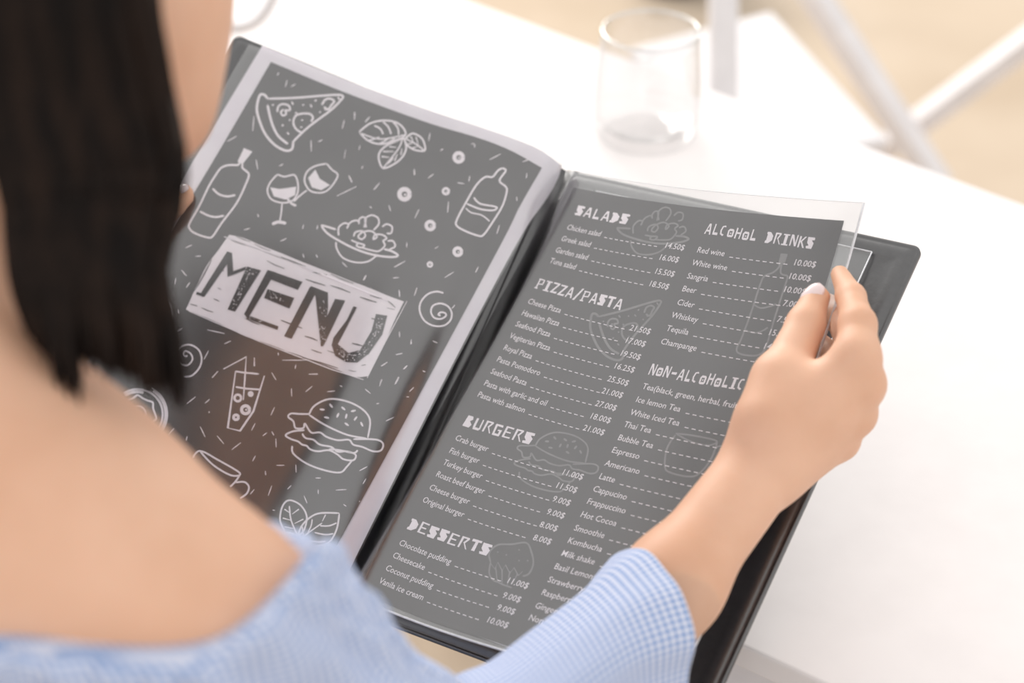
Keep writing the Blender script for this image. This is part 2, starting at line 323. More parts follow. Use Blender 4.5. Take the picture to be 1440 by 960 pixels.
# headings: hand-cut letters, each a list of polygons in a unit box (y up)
G = {
 'S': [[(0, 1), (.95, 1), (1, .78), (.62, .74), (.95, .5), (.85, .0), (.1, 0), (0, .2), (.35, .26), (.05, .5)]],
 'A': [[(.0, 0), (.38, 1), (.62, 1), (.32, .45), (.22, 0)], [(.45, 1), (.68, 1), (1, 0), (.78, 0)], [(.2, .25), (.85, .25), (.8, .42), (.25, .42)]],
 'L': [[(.1, 0), (.1, 1), (.3, 1), (.3, .0)], [(.1, 0), (.9, 0), (.85, .25), (.3, .22)]],
 'D': [[(0, 0), (.0, .22), (.12, .22), (.12, .78), (0, .8), (0, 1), (.5, 1), (.95, .7), (.95, .3), (.5, 0)]],
 'P': [[(.05, 0), (.25, 0), (.25, 1), (.05, 1)], [(.0, .86), (.85, .9), (.9, 1), (0, 1)], [(.75, .95), (.95, .9), (.9, .5), (.72, .5)], [(.2, .42), (.9, .48), (.88, .6), (.2, .52)], [(-.1, 0), (.4, 0), (.4, .12), (-.1, .12)]],
 'I': [[(.3, 0), (.7, 0), (.7, 1), (.3, 1)], [(.05, .88), (.95, .88), (.95, 1), (.05, 1)], [(.05, 0), (.95, 0), (.95, .12), (.05, .12)]],
 'Z': [[(0, .85), (0, 1), (1, 1), (.95, .85)], [(.72, .92), (1, .92), (.28, .05), (.0, .05)], [(0, 0), (.95, 0), (1, .2), (.0, .12)]],
 '/': [[(0, -.1), (.3, -.1), (1, 1.1), (.75, 1.1)]],
 'T': [[(0, .76), (0, 1), (1, 1), (1, .82)], [(.35, 0), (.7, 0), (.68, .9), (.4, .9)]],
 'B': [[(0, 0), (.1, 1), (.7, 1), (.85, .75), (.6, .55), (.95, .3), (.8, 0)]],
 'U': [[(0, 1), (.25, 1), (.3, .25), (.1, .0), (.02, .3)], [(.1, 0), (.85, 0), (.8, .2), (.25, .22)], [(.72, 1), (.88, 1), (.95, .1), (.75, .1)]],
 'R': [[(.05, 0), (.25, 0), (.3, 1), (.05, 1)], [(.1, .86), (.9, .86), (.85, 1), (.1, 1)], [(.72, .95), (.92, .9), (.6, .45), (.4, .48)], [(.4, .55), (.6, .5), (1.05, 0), (.9, 0)]],
 'G': [[(.1, 0), (.0, .95), (.25, 1), (.3, .05)], [(.05, .84), (.9, .8), (.85, 1), (.05, 1)], [(.1, 0), (.9, 0), (.9, .18), (.1, .2)], [(.7, .05), (.92, .05), (.95, .55), (.7, .5)], [(.5, .42), (.95, .45), (.95, .58), (.5, .55)]],
 'E': [[(.05, 0), (.28, 0), (.28, 1), (.05, 1)], [(.1, .88), (.95, .84), (.95, .98), (.1, 1)], [(.1, .44), (.8, .44), (.8, .56), (.1, .56)], [(.1, 0), (.95, 0), (.95, .14), (.1, .12)]],
 'K': [[(.05, 0), (.25, 0), (.3, 1), (.05, 1)], [(.2, .5), (.75, 1), (.98, 1), (.4, .45)], [(.3, .52), (.5, .55), (1, 0), (.75, 0)]],
 'N': [[(.02, 0), (.22, 0), (.22, 1), (.02, 1)], [(.05, 1), (.35, 1), (.95, 0), (.72, 0)], [(.78, 0), (.95, 0), (.98, 1), (.8, 1)]],
 'C': [[(.1, .15), (.0, .5), (.15, .9), (.35, .85), (.22, .5), (.35, .15)], [(.15, .9), (.6, 1), (.75, .85), (.3, .82)], [(.1, .15), (.55, 0), (.7, .15), (.3, .25)]],
 'H': [[(.05, 0), (.28, 0), (.28, .95), (.05, 1)], [(.72, 0), (.9, 0), (.95, 1), (.75, 1)], [(.15, .42), (.85, .45), (.85, .62), (.15, .58)]],
 'o': [[(.05, .1), (.0, .55), (.25, .6), (.28, .1)], [(.72, .08), (.98, .1), (.95, .6), (.7, .62)], [(.05, .1), (.2, -.02), (.85, 0), (.95, .14), (.5, .2)], [(.0, .55), (.2, .75), (.8, .75), (.95, .58), (.5, .55)], [(.42, .28), (.58, .28), (.58, .42), (.42, .42)]],
 '-': [[(.1, .35), (.9, .35), (.9, .58), (.1, .55)]], ' ': []}
def heading(s, a, b, h):
    u0, v0 = inv(*a); u1, v1 = inv(*b); n = len(s); adv = (u1 - u0) / n; dv = (v1 - v0) / (u1 - u0); out = []; r = random.Random(len(s))
    for i, ch in enumerate(s):
        jy = r.uniform(-.04, .04)
        for pg in G[ch]:
            Q = np.array(pg); x = i * adv + Q[:, 0] * adv * .86; out.append(poly_fill(np.stack([u0 + x, v0 + x * dv - (Q[:, 1] + jy) * h], 1)))
    ink_obj('section_heading', out, M_ink, rpage, RSf, .0003); return []
hd = []
hd += heading('SALADS', (807, 302), (883, 316), .82); hd += heading('PIZZA/PASTA', (752, 405), (874, 436), .85)
hd += heading('BURGERS', (650, 598), (748, 625), .88); hd += heading('DESSERTS', (572, 743), (688, 782), .85)
hd += heading('ALCoHoL DRINKS', (990, 328), (1144, 350), .82); hd += heading('NoN-ALCoHoLIC', (911, 526), (1046, 549), .85)

# ---- drawings in photograph coordinates, laid on the page surfaces
def RSpx(x, y, off):
    U = np.array([inv(a, b) for a, b in zip(x, y)]); return RS(U[:, 0], U[:, 1], off)
ln_pl = np.cross(LT - S0, S1 - S0); ln_pl /= np.linalg.norm(ln_pl); sdir = (S1 - S0) / np.linalg.norm(S1 - S0)
def bump_l(s):
    return .0045 + .016 * np.exp(-((s - .028) / .030) ** 2) * np.clip(s / .016, 0, 1) ** .7 - .004 * np.exp(-(s / .008) ** 2)
def LS(x, y, off=0.0):
    r = C(x, y, 1.0) - O3; d = ((S0 - O3) @ ln_pl) / (r @ ln_pl)
    for _ in range(3):
        P = O3 + r * d[..., None]; q = P - S0; s = np.linalg.norm(q - (q @ sdir)[..., None] * sdir, axis=-1)
        d = ((S0 - O3) @ ln_pl) / (r @ ln_pl) - bump_l(s)
    return O3 + r * (d - off)[..., None]
def coons(top, bottom, left, right, n=28, m=40):                     # px polylines; top/bottom left->right, left/right top->bottom
    def rs(P, k):
        P = catmull(P, 8); d = np.r_[0, np.cumsum(np.linalg.norm(np.diff(P, axis=0), axis=1))]; t = np.linspace(0, d[-1], k)
        return np.stack([np.interp(t, d, P[:, 0]), np.interp(t, d, P[:, 1])], 1)
    T, B, L_, R_ = rs(top, n), rs(bottom, n), rs(left, m), rs(right, m); s = np.linspace(0, 1, n)[:, None, None]; t = np.linspace(0, 1, m)[None, :, None]
    return (1 - t) * T[:, None] + t * B[:, None] + (1 - s) * L_[None] + s * R_[None] - ((1 - s) * (1 - t) * T[0] + s * (1 - t) * T[-1] + (1 - s) * t * B[0] + s * t * B[-1])
def lgrid(Q, off): return grid_mesh(LS(Q[..., 0], Q[..., 1], off))
Q = coons([(369, 64), (480, 110), (600, 154), (670, 177), (722, 195), (760, 211), (790, 233)], [(36, 624), (280, 735), (489, 812)], [(369, 64), (253, 257), (36, 624)], [(790, 233), (783, 256), (765, 285), (728, 340), (622, 540), (497, 790), (489, 812)])
V, F = lgrid(Q, 0.0); lpage = meshobj('left_page', V, F, M_paper, menu)
Q2 = coons([(381, 87), (480, 128), (600, 172), (670, 193), (717, 211), (762, 236)], [(62, 615), (280, 710), (456, 800)], [(381, 87), (270, 276), (62, 615)], [(762, 236), (745, 265), (727, 297), (706, 340), (599, 538), (466, 781), (456, 800)])
V, F = lgrid(Q2, .0004); meshobj('chalkboard_print', V, F, M_print, lpage)
Q3 = coons([(350, 62), (480, 108), (600, 151), (670, 174), (722, 193), (760, 209), (791, 230)], [(14, 628), (280, 745), (488, 822)], [(350, 62), (240, 250), (14, 628)], [(791, 230), (786, 256), (768, 285), (731, 340), (625, 540), (499, 792), (488, 822)])
V, F = lgrid(Q3, .0016); lsl = meshobj('left_sleeve', V, F, M_sleeve, menu)

def T_(ox, oy, s): return lambda pts: [(ox + x / s, oy + y / s) for x, y in pts]
k2, k3, k4, k1, k5, k6, k7 = T_(240, 40, 4), T_(480, 120, 4), T_(240, 300, 4), T_(0, 0, 3), T_(180, 380, 4.8), T_(150, 500, 3.2), T_(480, 340, 4.8)
def st(k, pts, w=3.0, smooth=True, closed=False): 
    P = k(pts); return ribbon(catmull(P, 5, closed) if smooth and len(P) > 2 else P, w, not closed)
def ringp(k, c, r, w, n=18):
    P = [(c[0] + r * math.cos(a), c[1] + r * math.sin(a)) for a in np.linspace(0, 2 * math.pi, n)]; return ribbon(k(P), w, False)
def dot(k, c, r, n=8): return poly_fill(k([(c[0] + r * math.cos(a), c[1] + r * math.sin(a)) for a in np.linspace(0, 2 * math.pi, n, endpoint=False)]))
def seed(k, c, dx, dy, w=3): return ribbon(k([(c[0] - dx, c[1] - dy), c, (c[0] + dx, c[1] + dy)]), w)
def pizza(k):
    p = [st(k, [(545, 395), (530, 375), (505, 372), (490, 410), (485, 460), (500, 520), (530, 590), (580, 650), (640, 685), (680, 680), (690, 640)], 3.4), st(k, [(545, 395), (700, 390), (850, 378), (940, 373), (968, 380), (960, 400), (900, 460), (780, 550), (700, 625), (688, 645)], 3), st(k, [(545, 430), (560, 500), (580, 560), (610, 610), (660, 650)], 3.4),
         st(k, [(735, 585), (705, 565), (690, 530), (700, 495), (730, 480), (780, 480), (800, 500), (790, 525)], 2.8), st(k, [(600, 470), (605, 440), (630, 425), (665, 435), (670, 460), (645, 460), (650, 480), (630, 490), (620, 470), (635, 455)], 2.6), st(k, [(850, 430), (870, 400), (900, 395), (920, 410), (905, 430), (885, 455), (862, 440)], 2.8)]
    for c in [(575, 430), (685, 420), (745, 430), (790, 435), (815, 405), (705, 475), (840, 470), (870, 455), (670, 515), (630, 545), (660, 590), (735, 555), (740, 515), (945, 392)]: p.append(seed(k, c, 5 + c[0] % 5, 9 - c[1] % 14, 2.6))
    return p
def bottle(k, w=2.8):
    return [st(k, [(905, 465), (925, 480), (890, 535), (925, 570), (930, 600), (905, 680), (850, 770), (800, 840), (770, 845), (700, 820), (650, 790), (650, 755), (700, 660), (760, 560), (810, 515), (850, 515), (880, 480), (905, 465)], w), st(k, [(745, 630), (780, 665), (860, 680), (875, 690), (850, 703), (780, 695), (705, 665)], 2.6), st(k, [(700, 690), (730, 715), (790, 730), (835, 765)], 2)]
def plate(k, w=2.5):
    L = [[(930, 90), (870, 72), (850, 70), (880, 110), (950, 155), (1040, 200), (1130, 230), (1230, 245), (1278, 238), (1250, 215), (1200, 200)], [(945, 125), (945, 80), (975, 55), (1000, 62), (990, 85)], [(1000, 62), (1020, 45), (1050, 40), (1060, 60)], [(1060, 60), (1060, 35), (1080, 20), (1098, 35), (1088, 80)], [(1100, 80), (1095, 30), (1130, 10), (1165, 25), (1170, 60), (1140, 95)], [(1190, 75), (1215, 60), (1245, 75), (1240, 110), (1215, 112)], [(1030, 130), (1040, 105), (1080, 100), (1095, 125), (1075, 145), (1055, 130), (1080, 105), (1130, 100), (1160, 130), (1140, 145), (1150, 120), (1190, 120), (1215, 140), (1195, 155), (1205, 180), (1170, 212), (1120, 205), (1070, 190)], [(1015, 150), (1050, 165), (1090, 178), (1070, 192), (1045, 180), (1060, 165)], [(1220, 155), (1250, 155), (1262, 185), (1230, 202)], [(930, 160), (935, 200), (970, 250), (1040, 275), (1110, 270), (1160, 235)]]
    return [st(k, q, w + (.6 if i == 0 else 0)) for i, q in enumerate(L)]
def burger(k, w=2.6):
    L = [[(910, 265), (935, 225), (1000, 195), (1080, 205), (1150, 240), (1185, 290), (1175, 370)], [(910, 265), (980, 310), (1080, 355), (1170, 372)], [(910, 262), (870, 262), (830, 260), (817, 275), (840, 295), (850, 325), (885, 325), (892, 305), (920, 345), (960, 345), (990, 365), (1040, 380), (1090, 378), (1110, 400), (1150, 410), (1200, 430), (1235, 425), (1243, 395), (1210, 377), (1110, 375)], [(890, 335), (840, 340), (805, 357), (830, 375), (860, 385), (880, 400), (900, 405), (915, 420), (950, 430), (1000, 425), (1040, 445), (1065, 465), (1110, 470), (1120, 445), (1080, 430), (1040, 432), (1010, 410), (960, 400), (930, 378), (895, 370), (880, 350)], [(835, 405), (840, 440), (900, 485), (980, 515), (1050, 525), (1080, 500), (1105, 470)], [(1000, 420), (1050, 425), (1110, 437), (1130, 425)]]
    p = [st(k, q, w) for q in L]
    for c, a in [((970, 242), .1), ((1010, 225), .9), ((1065, 237), .7), ((1110, 248), -.2), ((1040, 268), 2), ((1078, 272), 1.8), ((1120, 282), 2.2), ((990, 278), .2), ((1080, 308), .6), ((1148, 308), 1.1)]: p.append(seed(k, c, 11 * math.cos(a), 11 * math.sin(a), 3.2))
    return p
DL = {}
DL['pizza_drawing'] = pizza(k2)
DL['bottle_drawing'] = [st(lambda P: P, [(337, 228), (334, 232), (322, 232), (311, 236), (302, 248), (293, 263), (280, 290), (267, 313), (266, 320), (271, 326), (282, 331), (294, 334), (300, 331), (312, 313), (333, 285), (346, 258), (350, 246), (347, 241), (341, 236), (341, 230)], 2.8), poly_fill([(343, 208), (355, 213), (341, 231), (334, 227)]), st(lambda P: P, [(299, 265), (308, 273), (320, 276), (331, 274)], 3), st(lambda P: P, [(281, 297), (293, 303), (304, 305), (315, 303)], 3)]
DL['wine_glass_drawing'] = [st(k1, [(1170, 735), (1140, 770), (1128, 805), (1145, 840), (1190, 855), (1235, 845), (1258, 800), (1245, 740), (1200, 745), (1170, 735)], 2.4), poly_fill(k1([(1140, 790), (1180, 797), (1250, 787), (1245, 822), (1205, 842), (1155, 828)])), st(k1, [(1190, 858), (1186, 900), (1180, 935)], 2.2), st(k1, [(1148, 945), (1175, 936), (1207, 942)], 4.5),
                            st(k1, [(1378, 690), (1330, 700), (1295, 725), (1285, 765), (1310, 805), (1360, 812), (1395, 790), (1425, 740), (1400, 715), (1378, 690)], 2.4), poly_fill(k1([(1330, 715), (1350, 755), (1392, 780), (1355, 802), (1315, 790), (1300, 750)])), st(k1, [(1295, 802), (1265, 825), (1240, 850)], 2.4), st(k1, [(1213, 838), (1230, 858), (1250, 868)], 3.4)]
DL['basil_drawing'] = [st(k3, q, w) for q, w in [([(100, 262), (160, 215), (230, 198), (300, 205), (345, 235), (360, 280), (300, 310), (220, 330), (150, 310), (100, 262)], 2.6), ([(100, 265), (200, 300), (280, 295), (355, 278)], 2), ([(185, 225), (220, 245), (235, 275)], 2.4), ([(235, 205), (265, 235), (280, 275)], 2.4), ([(290, 205), (318, 240), (322, 278)], 2.4), ([(150, 310), (185, 302), (215, 290)], 2), ([(205, 330), (240, 315), (265, 298)], 2), ([(260, 322), (290, 305), (300, 292)], 2),
    ([(360, 300), (400, 270), (450, 295), (470, 340), (465, 368), (410, 362), (370, 335), (355, 305)], 2.6), ([(360, 300), (420, 330), (465, 365)], 2), ([(390, 285), (405, 318)], 2), ([(420, 290), (432, 330)], 2), ([(375, 330), (400, 325)], 2), ([(400, 352), (430, 342)], 2),
    ([(340, 300), (260, 335), (220, 370), (210, 410), (235, 465), (300, 440), (345, 400), (365, 350), (350, 290)], 2.6), ([(235, 465), (280, 410), (325, 350), (348, 290)], 2), ([(225, 400), (270, 405)], 2.2), ([(235, 372), (295, 372)], 2.2), ([(270, 345), (310, 348)], 2), ([(262, 440), (285, 415), (290, 400)], 2.2), ([(300, 425), (315, 385)], 2.2), ([(335, 390), (340, 355)], 2)]]
DL['bottle_drawing_two'] = bottle(k3)
DL['salad_plate_drawing'] = plate(k4)
DL['ring_drawings'] = []
for c, r in [((660, 405), 36), ((355, 612), 42), ((588, 595), 24), ((500, 788), 33), ((655, 935), 31)]: DL['ring_drawings'] += [ringp(k3, c, r * .68, r * .62 / 4), dot(k3, (c[0] + 3, c[1] + 2), r * .16)]
DL['ring_drawings'] += [ringp(k7, (598, 152), 15, 3), dot(k7, (598, 150), 4)]
DL['spiral_drawing'] = [st(k7, [(690, 345), (640, 335), (580, 355), (535, 410), (530, 470), (560, 530), (620, 565), (690, 565), (735, 530), (745, 480), (720, 435), (670, 415), (620, 430), (605, 470), (625, 510), (670, 520), (705, 500), (700, 480), (670, 475), (655, 490), (670, 498)], 2.6)]
DL['spiral_drawing_two'] = [st(k5, [(375, 718), (430, 710), (480, 660), (497, 600), (480, 540), (430, 505), (380, 505), (340, 530), (330, 580), (350, 630), (400, 640), (435, 600), (420, 560), (385, 545), (370, 565), (385, 580), (400, 575)], 2.4)]
DL['lemon_drawing'] = [st(k5, [(130, 200), (200, 202), (255, 205), (285, 250), (292, 320), (275, 385), (240, 408), (180, 420)], 2.4), dot(k5, (210, 240), 8), dot(k5, (265, 325), 9), dot(k5, (210, 315), 8)]
DL['juice_drawing'] = [st(k6, [(525, 60), (628, 5), (622, 100), (615, 200)], 2.6, False), st(k6, [(580, 70), (545, 325), (600, 338), (660, 250), (710, 90)], 3, False), st(k6, [(580, 70), (620, 76), (685, 82)], 2.6), st(k6, [(580, 140), (630, 148), (692, 152)], 2.6), ringp(k6, (590, 190), 15, 3.5), dot(k6, (648, 172), 14), ringp(k6, (625, 243), 18, 4.5), dot(k6, (628, 243), 5), ringp(k6, (582, 277), 11, 4)]
DL['burger_drawing'] = burger(k6)
DL['cup_drawing'] = [st(k6, [(385, 462), (420, 428), (500, 468), (600, 528), (560, 538), (480, 492), (420, 430)], 2.6), st(k6, [(600, 535), (580, 565), (555, 590)], 2.6), st(k6, [(580, 570), (620, 568), (640, 590), (630, 620), (600, 642)], 2.6)]
DL['leaf_drawing'] = [st(k6, q, w) for q, w in [([(800, 790), (780, 740), (790, 680), (820, 650), (870, 670), (900, 720), (890, 780), (865, 812)], 2.5), ([(822, 675), (830, 740), (860, 812)], 2.2), ([(1047, 710), (1035, 780), (1000, 840), (940, 858), (880, 850), (865, 800), (890, 750), (950, 710), (1047, 708)], 2.6), ([(860, 838), (910, 795), (970, 752)], 2), ([(800, 690), (825, 708)], 2), ([(792, 730), (828, 740)], 2), ([(800, 770), (840, 778)], 2), ([(865, 690), (835, 712)], 2), ([(885, 735), (845, 755)], 2),
    ([(925, 735), (920, 765), (905, 795)], 2), ([(985, 715), (970, 745)], 2), ([(935, 795), (985, 805), (1020, 800)], 2.2), ([(895, 830), (950, 838), (985, 835)], 2.2), ([(960, 765), (1000, 765), (1035, 752)], 2.2), ([(880, 770), (885, 810)], 2)]]
DL['snail_drawing'] = [st(k6, [(770, 805), (800, 797), (838, 803), (832, 822), (800, 832), (780, 826)], 2.5)]
cx_, cy_ = 140, 262
arc = lambda r, a0, a1, w, ph=0: st(k6, [(cx_ + (r + ph * math.sin(a * 7)) * math.cos(a), cy_ + (r + ph * math.sin(a * 7)) * math.sin(a)) for a in np.linspace(a0, a1, 12)], w)
DL['doughnut_drawing'] = [ringp(k6, (cx_, cy_), 34, 2.8), arc(78, -2.2, 1.2, 2.8, 7), arc(112, -2.2, .9, 3), arc(126, -1.0, .8, 4), arc(100, -2.2, -1.3, 4), arc(134, -1.1, .7, 1.6)]
dsh = []
def ds(k, L):
    for x, y, a, l in L: 
        a = math.radians(a); dsh.append(ribbon(k([(x - l * math.cos(a), y + l * math.sin(a)), (x, y), (x + l * math.cos(a), y - l * math.sin(a))]), 1.5))
ds(k2, [(604, 256, 60, 9), (650, 310, 75, 20), (690, 320, 30, 15), (465, 535, 85, 42), (345, 620, 28, 30), (485, 765, 100, 28), (622, 768, 30, 12), (790, 660, 92, 32), (842, 632, 25, 14), (970, 540, 78, 24), (1034, 492, 95, 20), (1105, 512, 50, 18), (980, 705, 80, 24), (1062, 670, 75, 14), (1077, 780, 60, 8), (1012, 845, 115, 20), (990, 915, 26, 62), (1160, 888, 52, 24), (1370, 808, 92, 18)])
ds(k3, [(12, 218, 78, 24), (20, 388, 80, 24), (103, 350, 75, 12), (75, 172, 85, 20), (148, 192, 50, 20), (118, 462, 60, 8), (495, 290, 80, 22), (565, 362, 30, 10), (865, 402, 27, 36), (1040, 422, 22, 22), (1042, 508, 85, 14), (412, 487, 95, 16), (503, 510, 35, 20), (720, 525, 80, 16), (672, 550, 170, 20), (987, 638, 95, 12), (600, 685, 85, 32), (425, 722, 65, 28), (272, 690, 108, 18), (165, 685, 140, 8), (882, 810, 72, 26), (368, 895, 85, 12), (535, 912, 30, 12), (50, 527, 115, 22), (198, 567, 50, 26), (750, 340, 90, 10), (740, 328, 10, 10)])
ds(k4, [(102, 185, 25, 20), (155, 240, 5, 16), (25, 382, 78, 18), (75, 335, 130, 22), (98, 402, 55, 18), (42, 552, 100, 12), (48, 655, 30, 18), (430, 88, 15, 18), (492, 12, 110, 10), (635, 148, 25, 20), (745, 75, 75, 12), (825, 78, 80, 12), (747, 238, 105, 12), (822, 240, 115, 10), (978, 288, 135, 20), (1288, 285, 28, 36), (1328, 178, 85, 14), (1265, 362, 5, 14), (1090, 362, 62, 16), (1286, 450, 95, 20), (1378, 440, 72, 24), (255, 665, 168, 50), (320, 725, 25, 20), (200, 797, 62, 28), (250, 905, 52, 24), (470, 835, 85, 24), (695, 825, 0, 68), (702, 862, 82, 12), (582, 918, 120, 22), (802, 903, 3, 26), (605, 790, 95, 8), (1287, 680, 92, 16), (1352, 722, 80, 14), (1285, 790, 12, 20), (1200, 848, 30, 20), (1320, 865, 40, 16), (1425, 887, 160, 8), (1185, 945, 70, 14), (1275, 940, 62, 22)])
ds(k6, [(665, 28, 95, 20), (752, 92, 120, 20), (832, 165, 92, 18), (910, 150, 40, 20), (930, 83, 178, 20), (1010, 160, 5, 18), (1055, 137, 150, 6), (1175, 160, 140, 16), (1220, 215, 5, 6), (1275, 285, 25, 20), (1355, 185, 175, 6), (1372, 152, 45, 14), (1305, 112, 65, 20), (1232, 122, 75, 16), (1250, 38, 35, 16), (1343, 52, 45, 12), (487, 85, 45, 20), (380, 200, 38, 26), (453, 205, 40, 14), (461, 254, 90, 4), (432, 342, 115, 26), (512, 378, 130, 24), (583, 407, 38, 26), (660, 320, 62, 18), (747, 250, 65, 20), (762, 392, 92, 20), (712, 353, 38, 12), (748, 350, 120, 10), (663, 462, 62, 14), (782, 493, 0, 18), (715, 528, 95, 10), (852, 507, 92, 18), (952, 550, 0, 12), (1155, 508, 28, 20), (1160, 565, 60, 14), (1055, 603, 3, 24), (952, 612, 90, 10), (735, 607, 70, 24), (822, 592, 45, 12), (895, 647, 112, 18), (1072, 673, 145, 8), (655, 612, 50, 14), (752, 695, 170, 6), (360, 372, 75, 10), (290, 342, 50, 20), (1138, 655, 90, 3)])
ds(k7, [(160, 242, 62, 20), (368, 242, 5, 20), (393, 348, 95, 22), (503, 335, 72, 28), (643, 38, 30, 14), (395, 150, 30, 40), (728, 222, 32, 36), (915, 188, 62, 22), (757, 437, 50, 16), (393, 622, 92, 16), (472, 678, 95, 12), (632, 675, 155, 18), (390, 757, 12, 22), (290, 825, 35, 20), (433, 848, 45, 16), (560, 875, 165, 8), (268, 945, 75, 16), (375, 932, 60, 24)])
DL['sprinkle_dashes'] = dsh
# MENU plate
box_ = k4([(330, 120), (370, 122), (640, 232), (1000, 375), (1312, 495), (1205, 720), (1110, 915), (1060, 928), (700, 790), (420, 690), (300, 632), (85, 540), (150, 400), (210, 280)])
def rag(P, n, a):
    P = catmull(P, 1); d = np.r_[0, np.cumsum(np.linalg.norm(np.diff(P, axis=0), axis=1))]; t = np.linspace(0, d[-1], n)
    Q_ = np.stack([np.interp(t, d, P[:, 0]), np.interp(t, d, P[:, 1])], 1); Q_[1:-1] += rng.normal(size=(n - 2, 2)) * a; return Q_
_t = rag(k4([(330, 120), (370, 122), (640, 232), (1000, 375), (1312, 495)]), 14, .25); _b2 = rag(k4([(85, 540), (300, 632), (420, 690), (700, 790), (1060, 928), (1110, 915)]), 14, .4)
_l = rag(k4([(330, 120), (210, 280), (150, 400), (85, 540)]), 10, .4); _r2 = rag(k4([(1312, 495), (1205, 720), (1110, 915)]), 10, .3)
DL['menu_plate'] = [grid_mesh(coons(_t, _b2, _l, _r2, 28, 16)), ribbon(k4([(300, 130), (700, 280), (1250, 500)]), 2), ribbon(k4([(1330, 492), (1200, 735), (1105, 925)]), 1.5), ribbon(k4([(100, 548), (500, 720), (900, 875), (1085, 935)]), 1.6)]
# drawings
for nme, parts in DL.items():
    o = ink_obj(nme, parts, M_ink, lpage, lambda x, y, o_: LS(x, y, o_), .0007)
    if nme == 'sprinkle_dashes': o['kind'] = 'stuff'
pf = lambda P: poly_fill(k4(P))
LM = [pf([(318, 213), (345, 222), (335, 260), (190, 468), (165, 455)]), pf([(148, 440), (192, 455), (186, 470), (142, 455)]), pf([(315, 215), (345, 222), (352, 325), (320, 358)]), pf([(325, 355), (350, 325), (425, 298), (420, 318)]), pf([(430, 298), (508, 320), (362, 552), (320, 540)]),
      pf([(545, 318), (590, 330), (440, 582), (412, 568)]), pf([(550, 318), (742, 385), (715, 430), (565, 372)]), pf([(545, 425), (695, 475), (668, 535), (525, 475)]), pf([(415, 565), (607, 635), (600, 655), (430, 592)]),
      pf([(785, 410), (828, 425), (680, 705), (638, 690)]), pf([(790, 408), (885, 445), (885, 530), (860, 745), (845, 748), (815, 470)]), pf([(925, 480), (982, 490), (862, 740), (850, 640)]),
      pf([(1028, 522), (1048, 528), (985, 650), (935, 745), (905, 745), (915, 700), (990, 600)]), pf([(905, 738), (940, 735), (1000, 785), (1075, 765), (1110, 790), (1050, 838), (985, 835), (925, 800)]), pf([(1155, 565), (1218, 575), (1190, 680), (1110, 795), (1065, 770), (1130, 660)])]
r_ = random.Random(3)
for (a, b, l) in [((370, 130), (450, 160), 0), ((340, 150), (420, 180), 0), ((470, 170), (560, 210), 0), ((540, 265), (640, 310), 0), ((620, 245), (760, 300), 0), ((760, 370), (870, 405), 0), ((800, 330), (880, 345), 0), ((900, 340), (1030, 395), 0), ((900, 405), (1010, 445), 0), ((1065, 470), (1160, 500), 0), ((1120, 460), (1200, 480), 0), ((230, 260), (150, 410), 0), ((180, 360), (130, 440), 0), ((175, 530), (240, 555), 0), ((240, 480), (275, 495), 0), ((110, 510), (150, 520), 0), ((420, 590), (500, 625), 0), ((620, 600), (740, 645), 0), ((755, 690), (825, 715), 0), ((790, 765), (850, 785), 0), ((740, 810), (940, 870), 0), ((500, 720), (640, 770), 0), ((1000, 880), (1045, 888), 0), ((1070, 855), (1100, 850), 0), ((1205, 600), (1150, 720), 0), ((1215, 530), (1260, 540), 0), ((1130, 590), (1160, 600), 0), ((1020, 730), (1080, 745), 0), ((1220, 490), (1265, 530), 0), ((880, 770), (960, 800), 0), ((265, 420), (285, 430), 0), ((250, 320), (300, 322), 0)]:
    mx_ = ((a[0] + b[0]) / 2 + r_.uniform(-3, 3), (a[1] + b[1]) / 2 + r_.uniform(-3, 3)); LM.append(ribbon(k4([a, mx_, b]), r_.uniform(.7, 1.8)))
ink_obj('menu_letters', LM, M_print, lpage, lambda x, y, o_: LS(x, y, o_), .0010)
sk = []
def speck(poly_pts, n):
    for _ in range(n):
        i = r_.randrange(len(poly_pts) - 1); t = r_.random(); a, b = poly_pts[i], poly_pts[i + 1]
        x = a[0] + (b[0] - a[0]) * t + r_.uniform(-20, 20); y = a[1] + (b[1] - a[1]) * t + r_.uniform(-20, 20); sk.append(dot(k4, (x, y), r_.uniform(1.2, 4), 5))
speck([(1185, 590), (1150, 680), (1090, 770), (1010, 815), (940, 770)], 120); speck([(460, 320), (410, 400), (350, 520)], 45); speck([(860, 500), (850, 640), (855, 730)], 35); speck([(540, 440), (640, 480)], 18); speck([(430, 575), (520, 610)], 10)
o = ink_obj('letter_specks', sk, M_ink, lpage, lambda x, y, o_: LS(x, y, o_), .0013); o['kind'] = 'stuff'
# grey watermark drawings on the right page
aff = lambda M_, b_: (lambda pts: [(M_[0][0] * x + M_[0][1] * y + b_[0], M_[1][0] * x + M_[1][1] * y + b_[1]) for x, y in pts])
def fit_aff(src, dst):
    A = np.array([[x, y, 1] for x, y in src]); X = np.linalg.lstsq(A, np.array(dst), rcond=None)[0]; return aff(X.T[:, :2], X.T[:, 2])
WM = {}
WM['salad_watermark'] = plate(fit_aff([(850, 70), (1278, 238), (1130, 10), (1040, 275)], [(869, 322), (969, 337), (933, 291), (912, 357)]), 2.4)
WM['pizza_watermark'] = pizza(fit_aff([(505, 372), (968, 380), (680, 685), (485, 460)], [(834, 443), (929, 423), (876, 505), (829, 461)]))
WM['burger_watermark'] = burger(fit_aff([(815, 270), (1243, 395), (1040, 195), (1050, 525)], [(726, 628), (840, 655), (790, 609), (788, 692)]), 2.4)
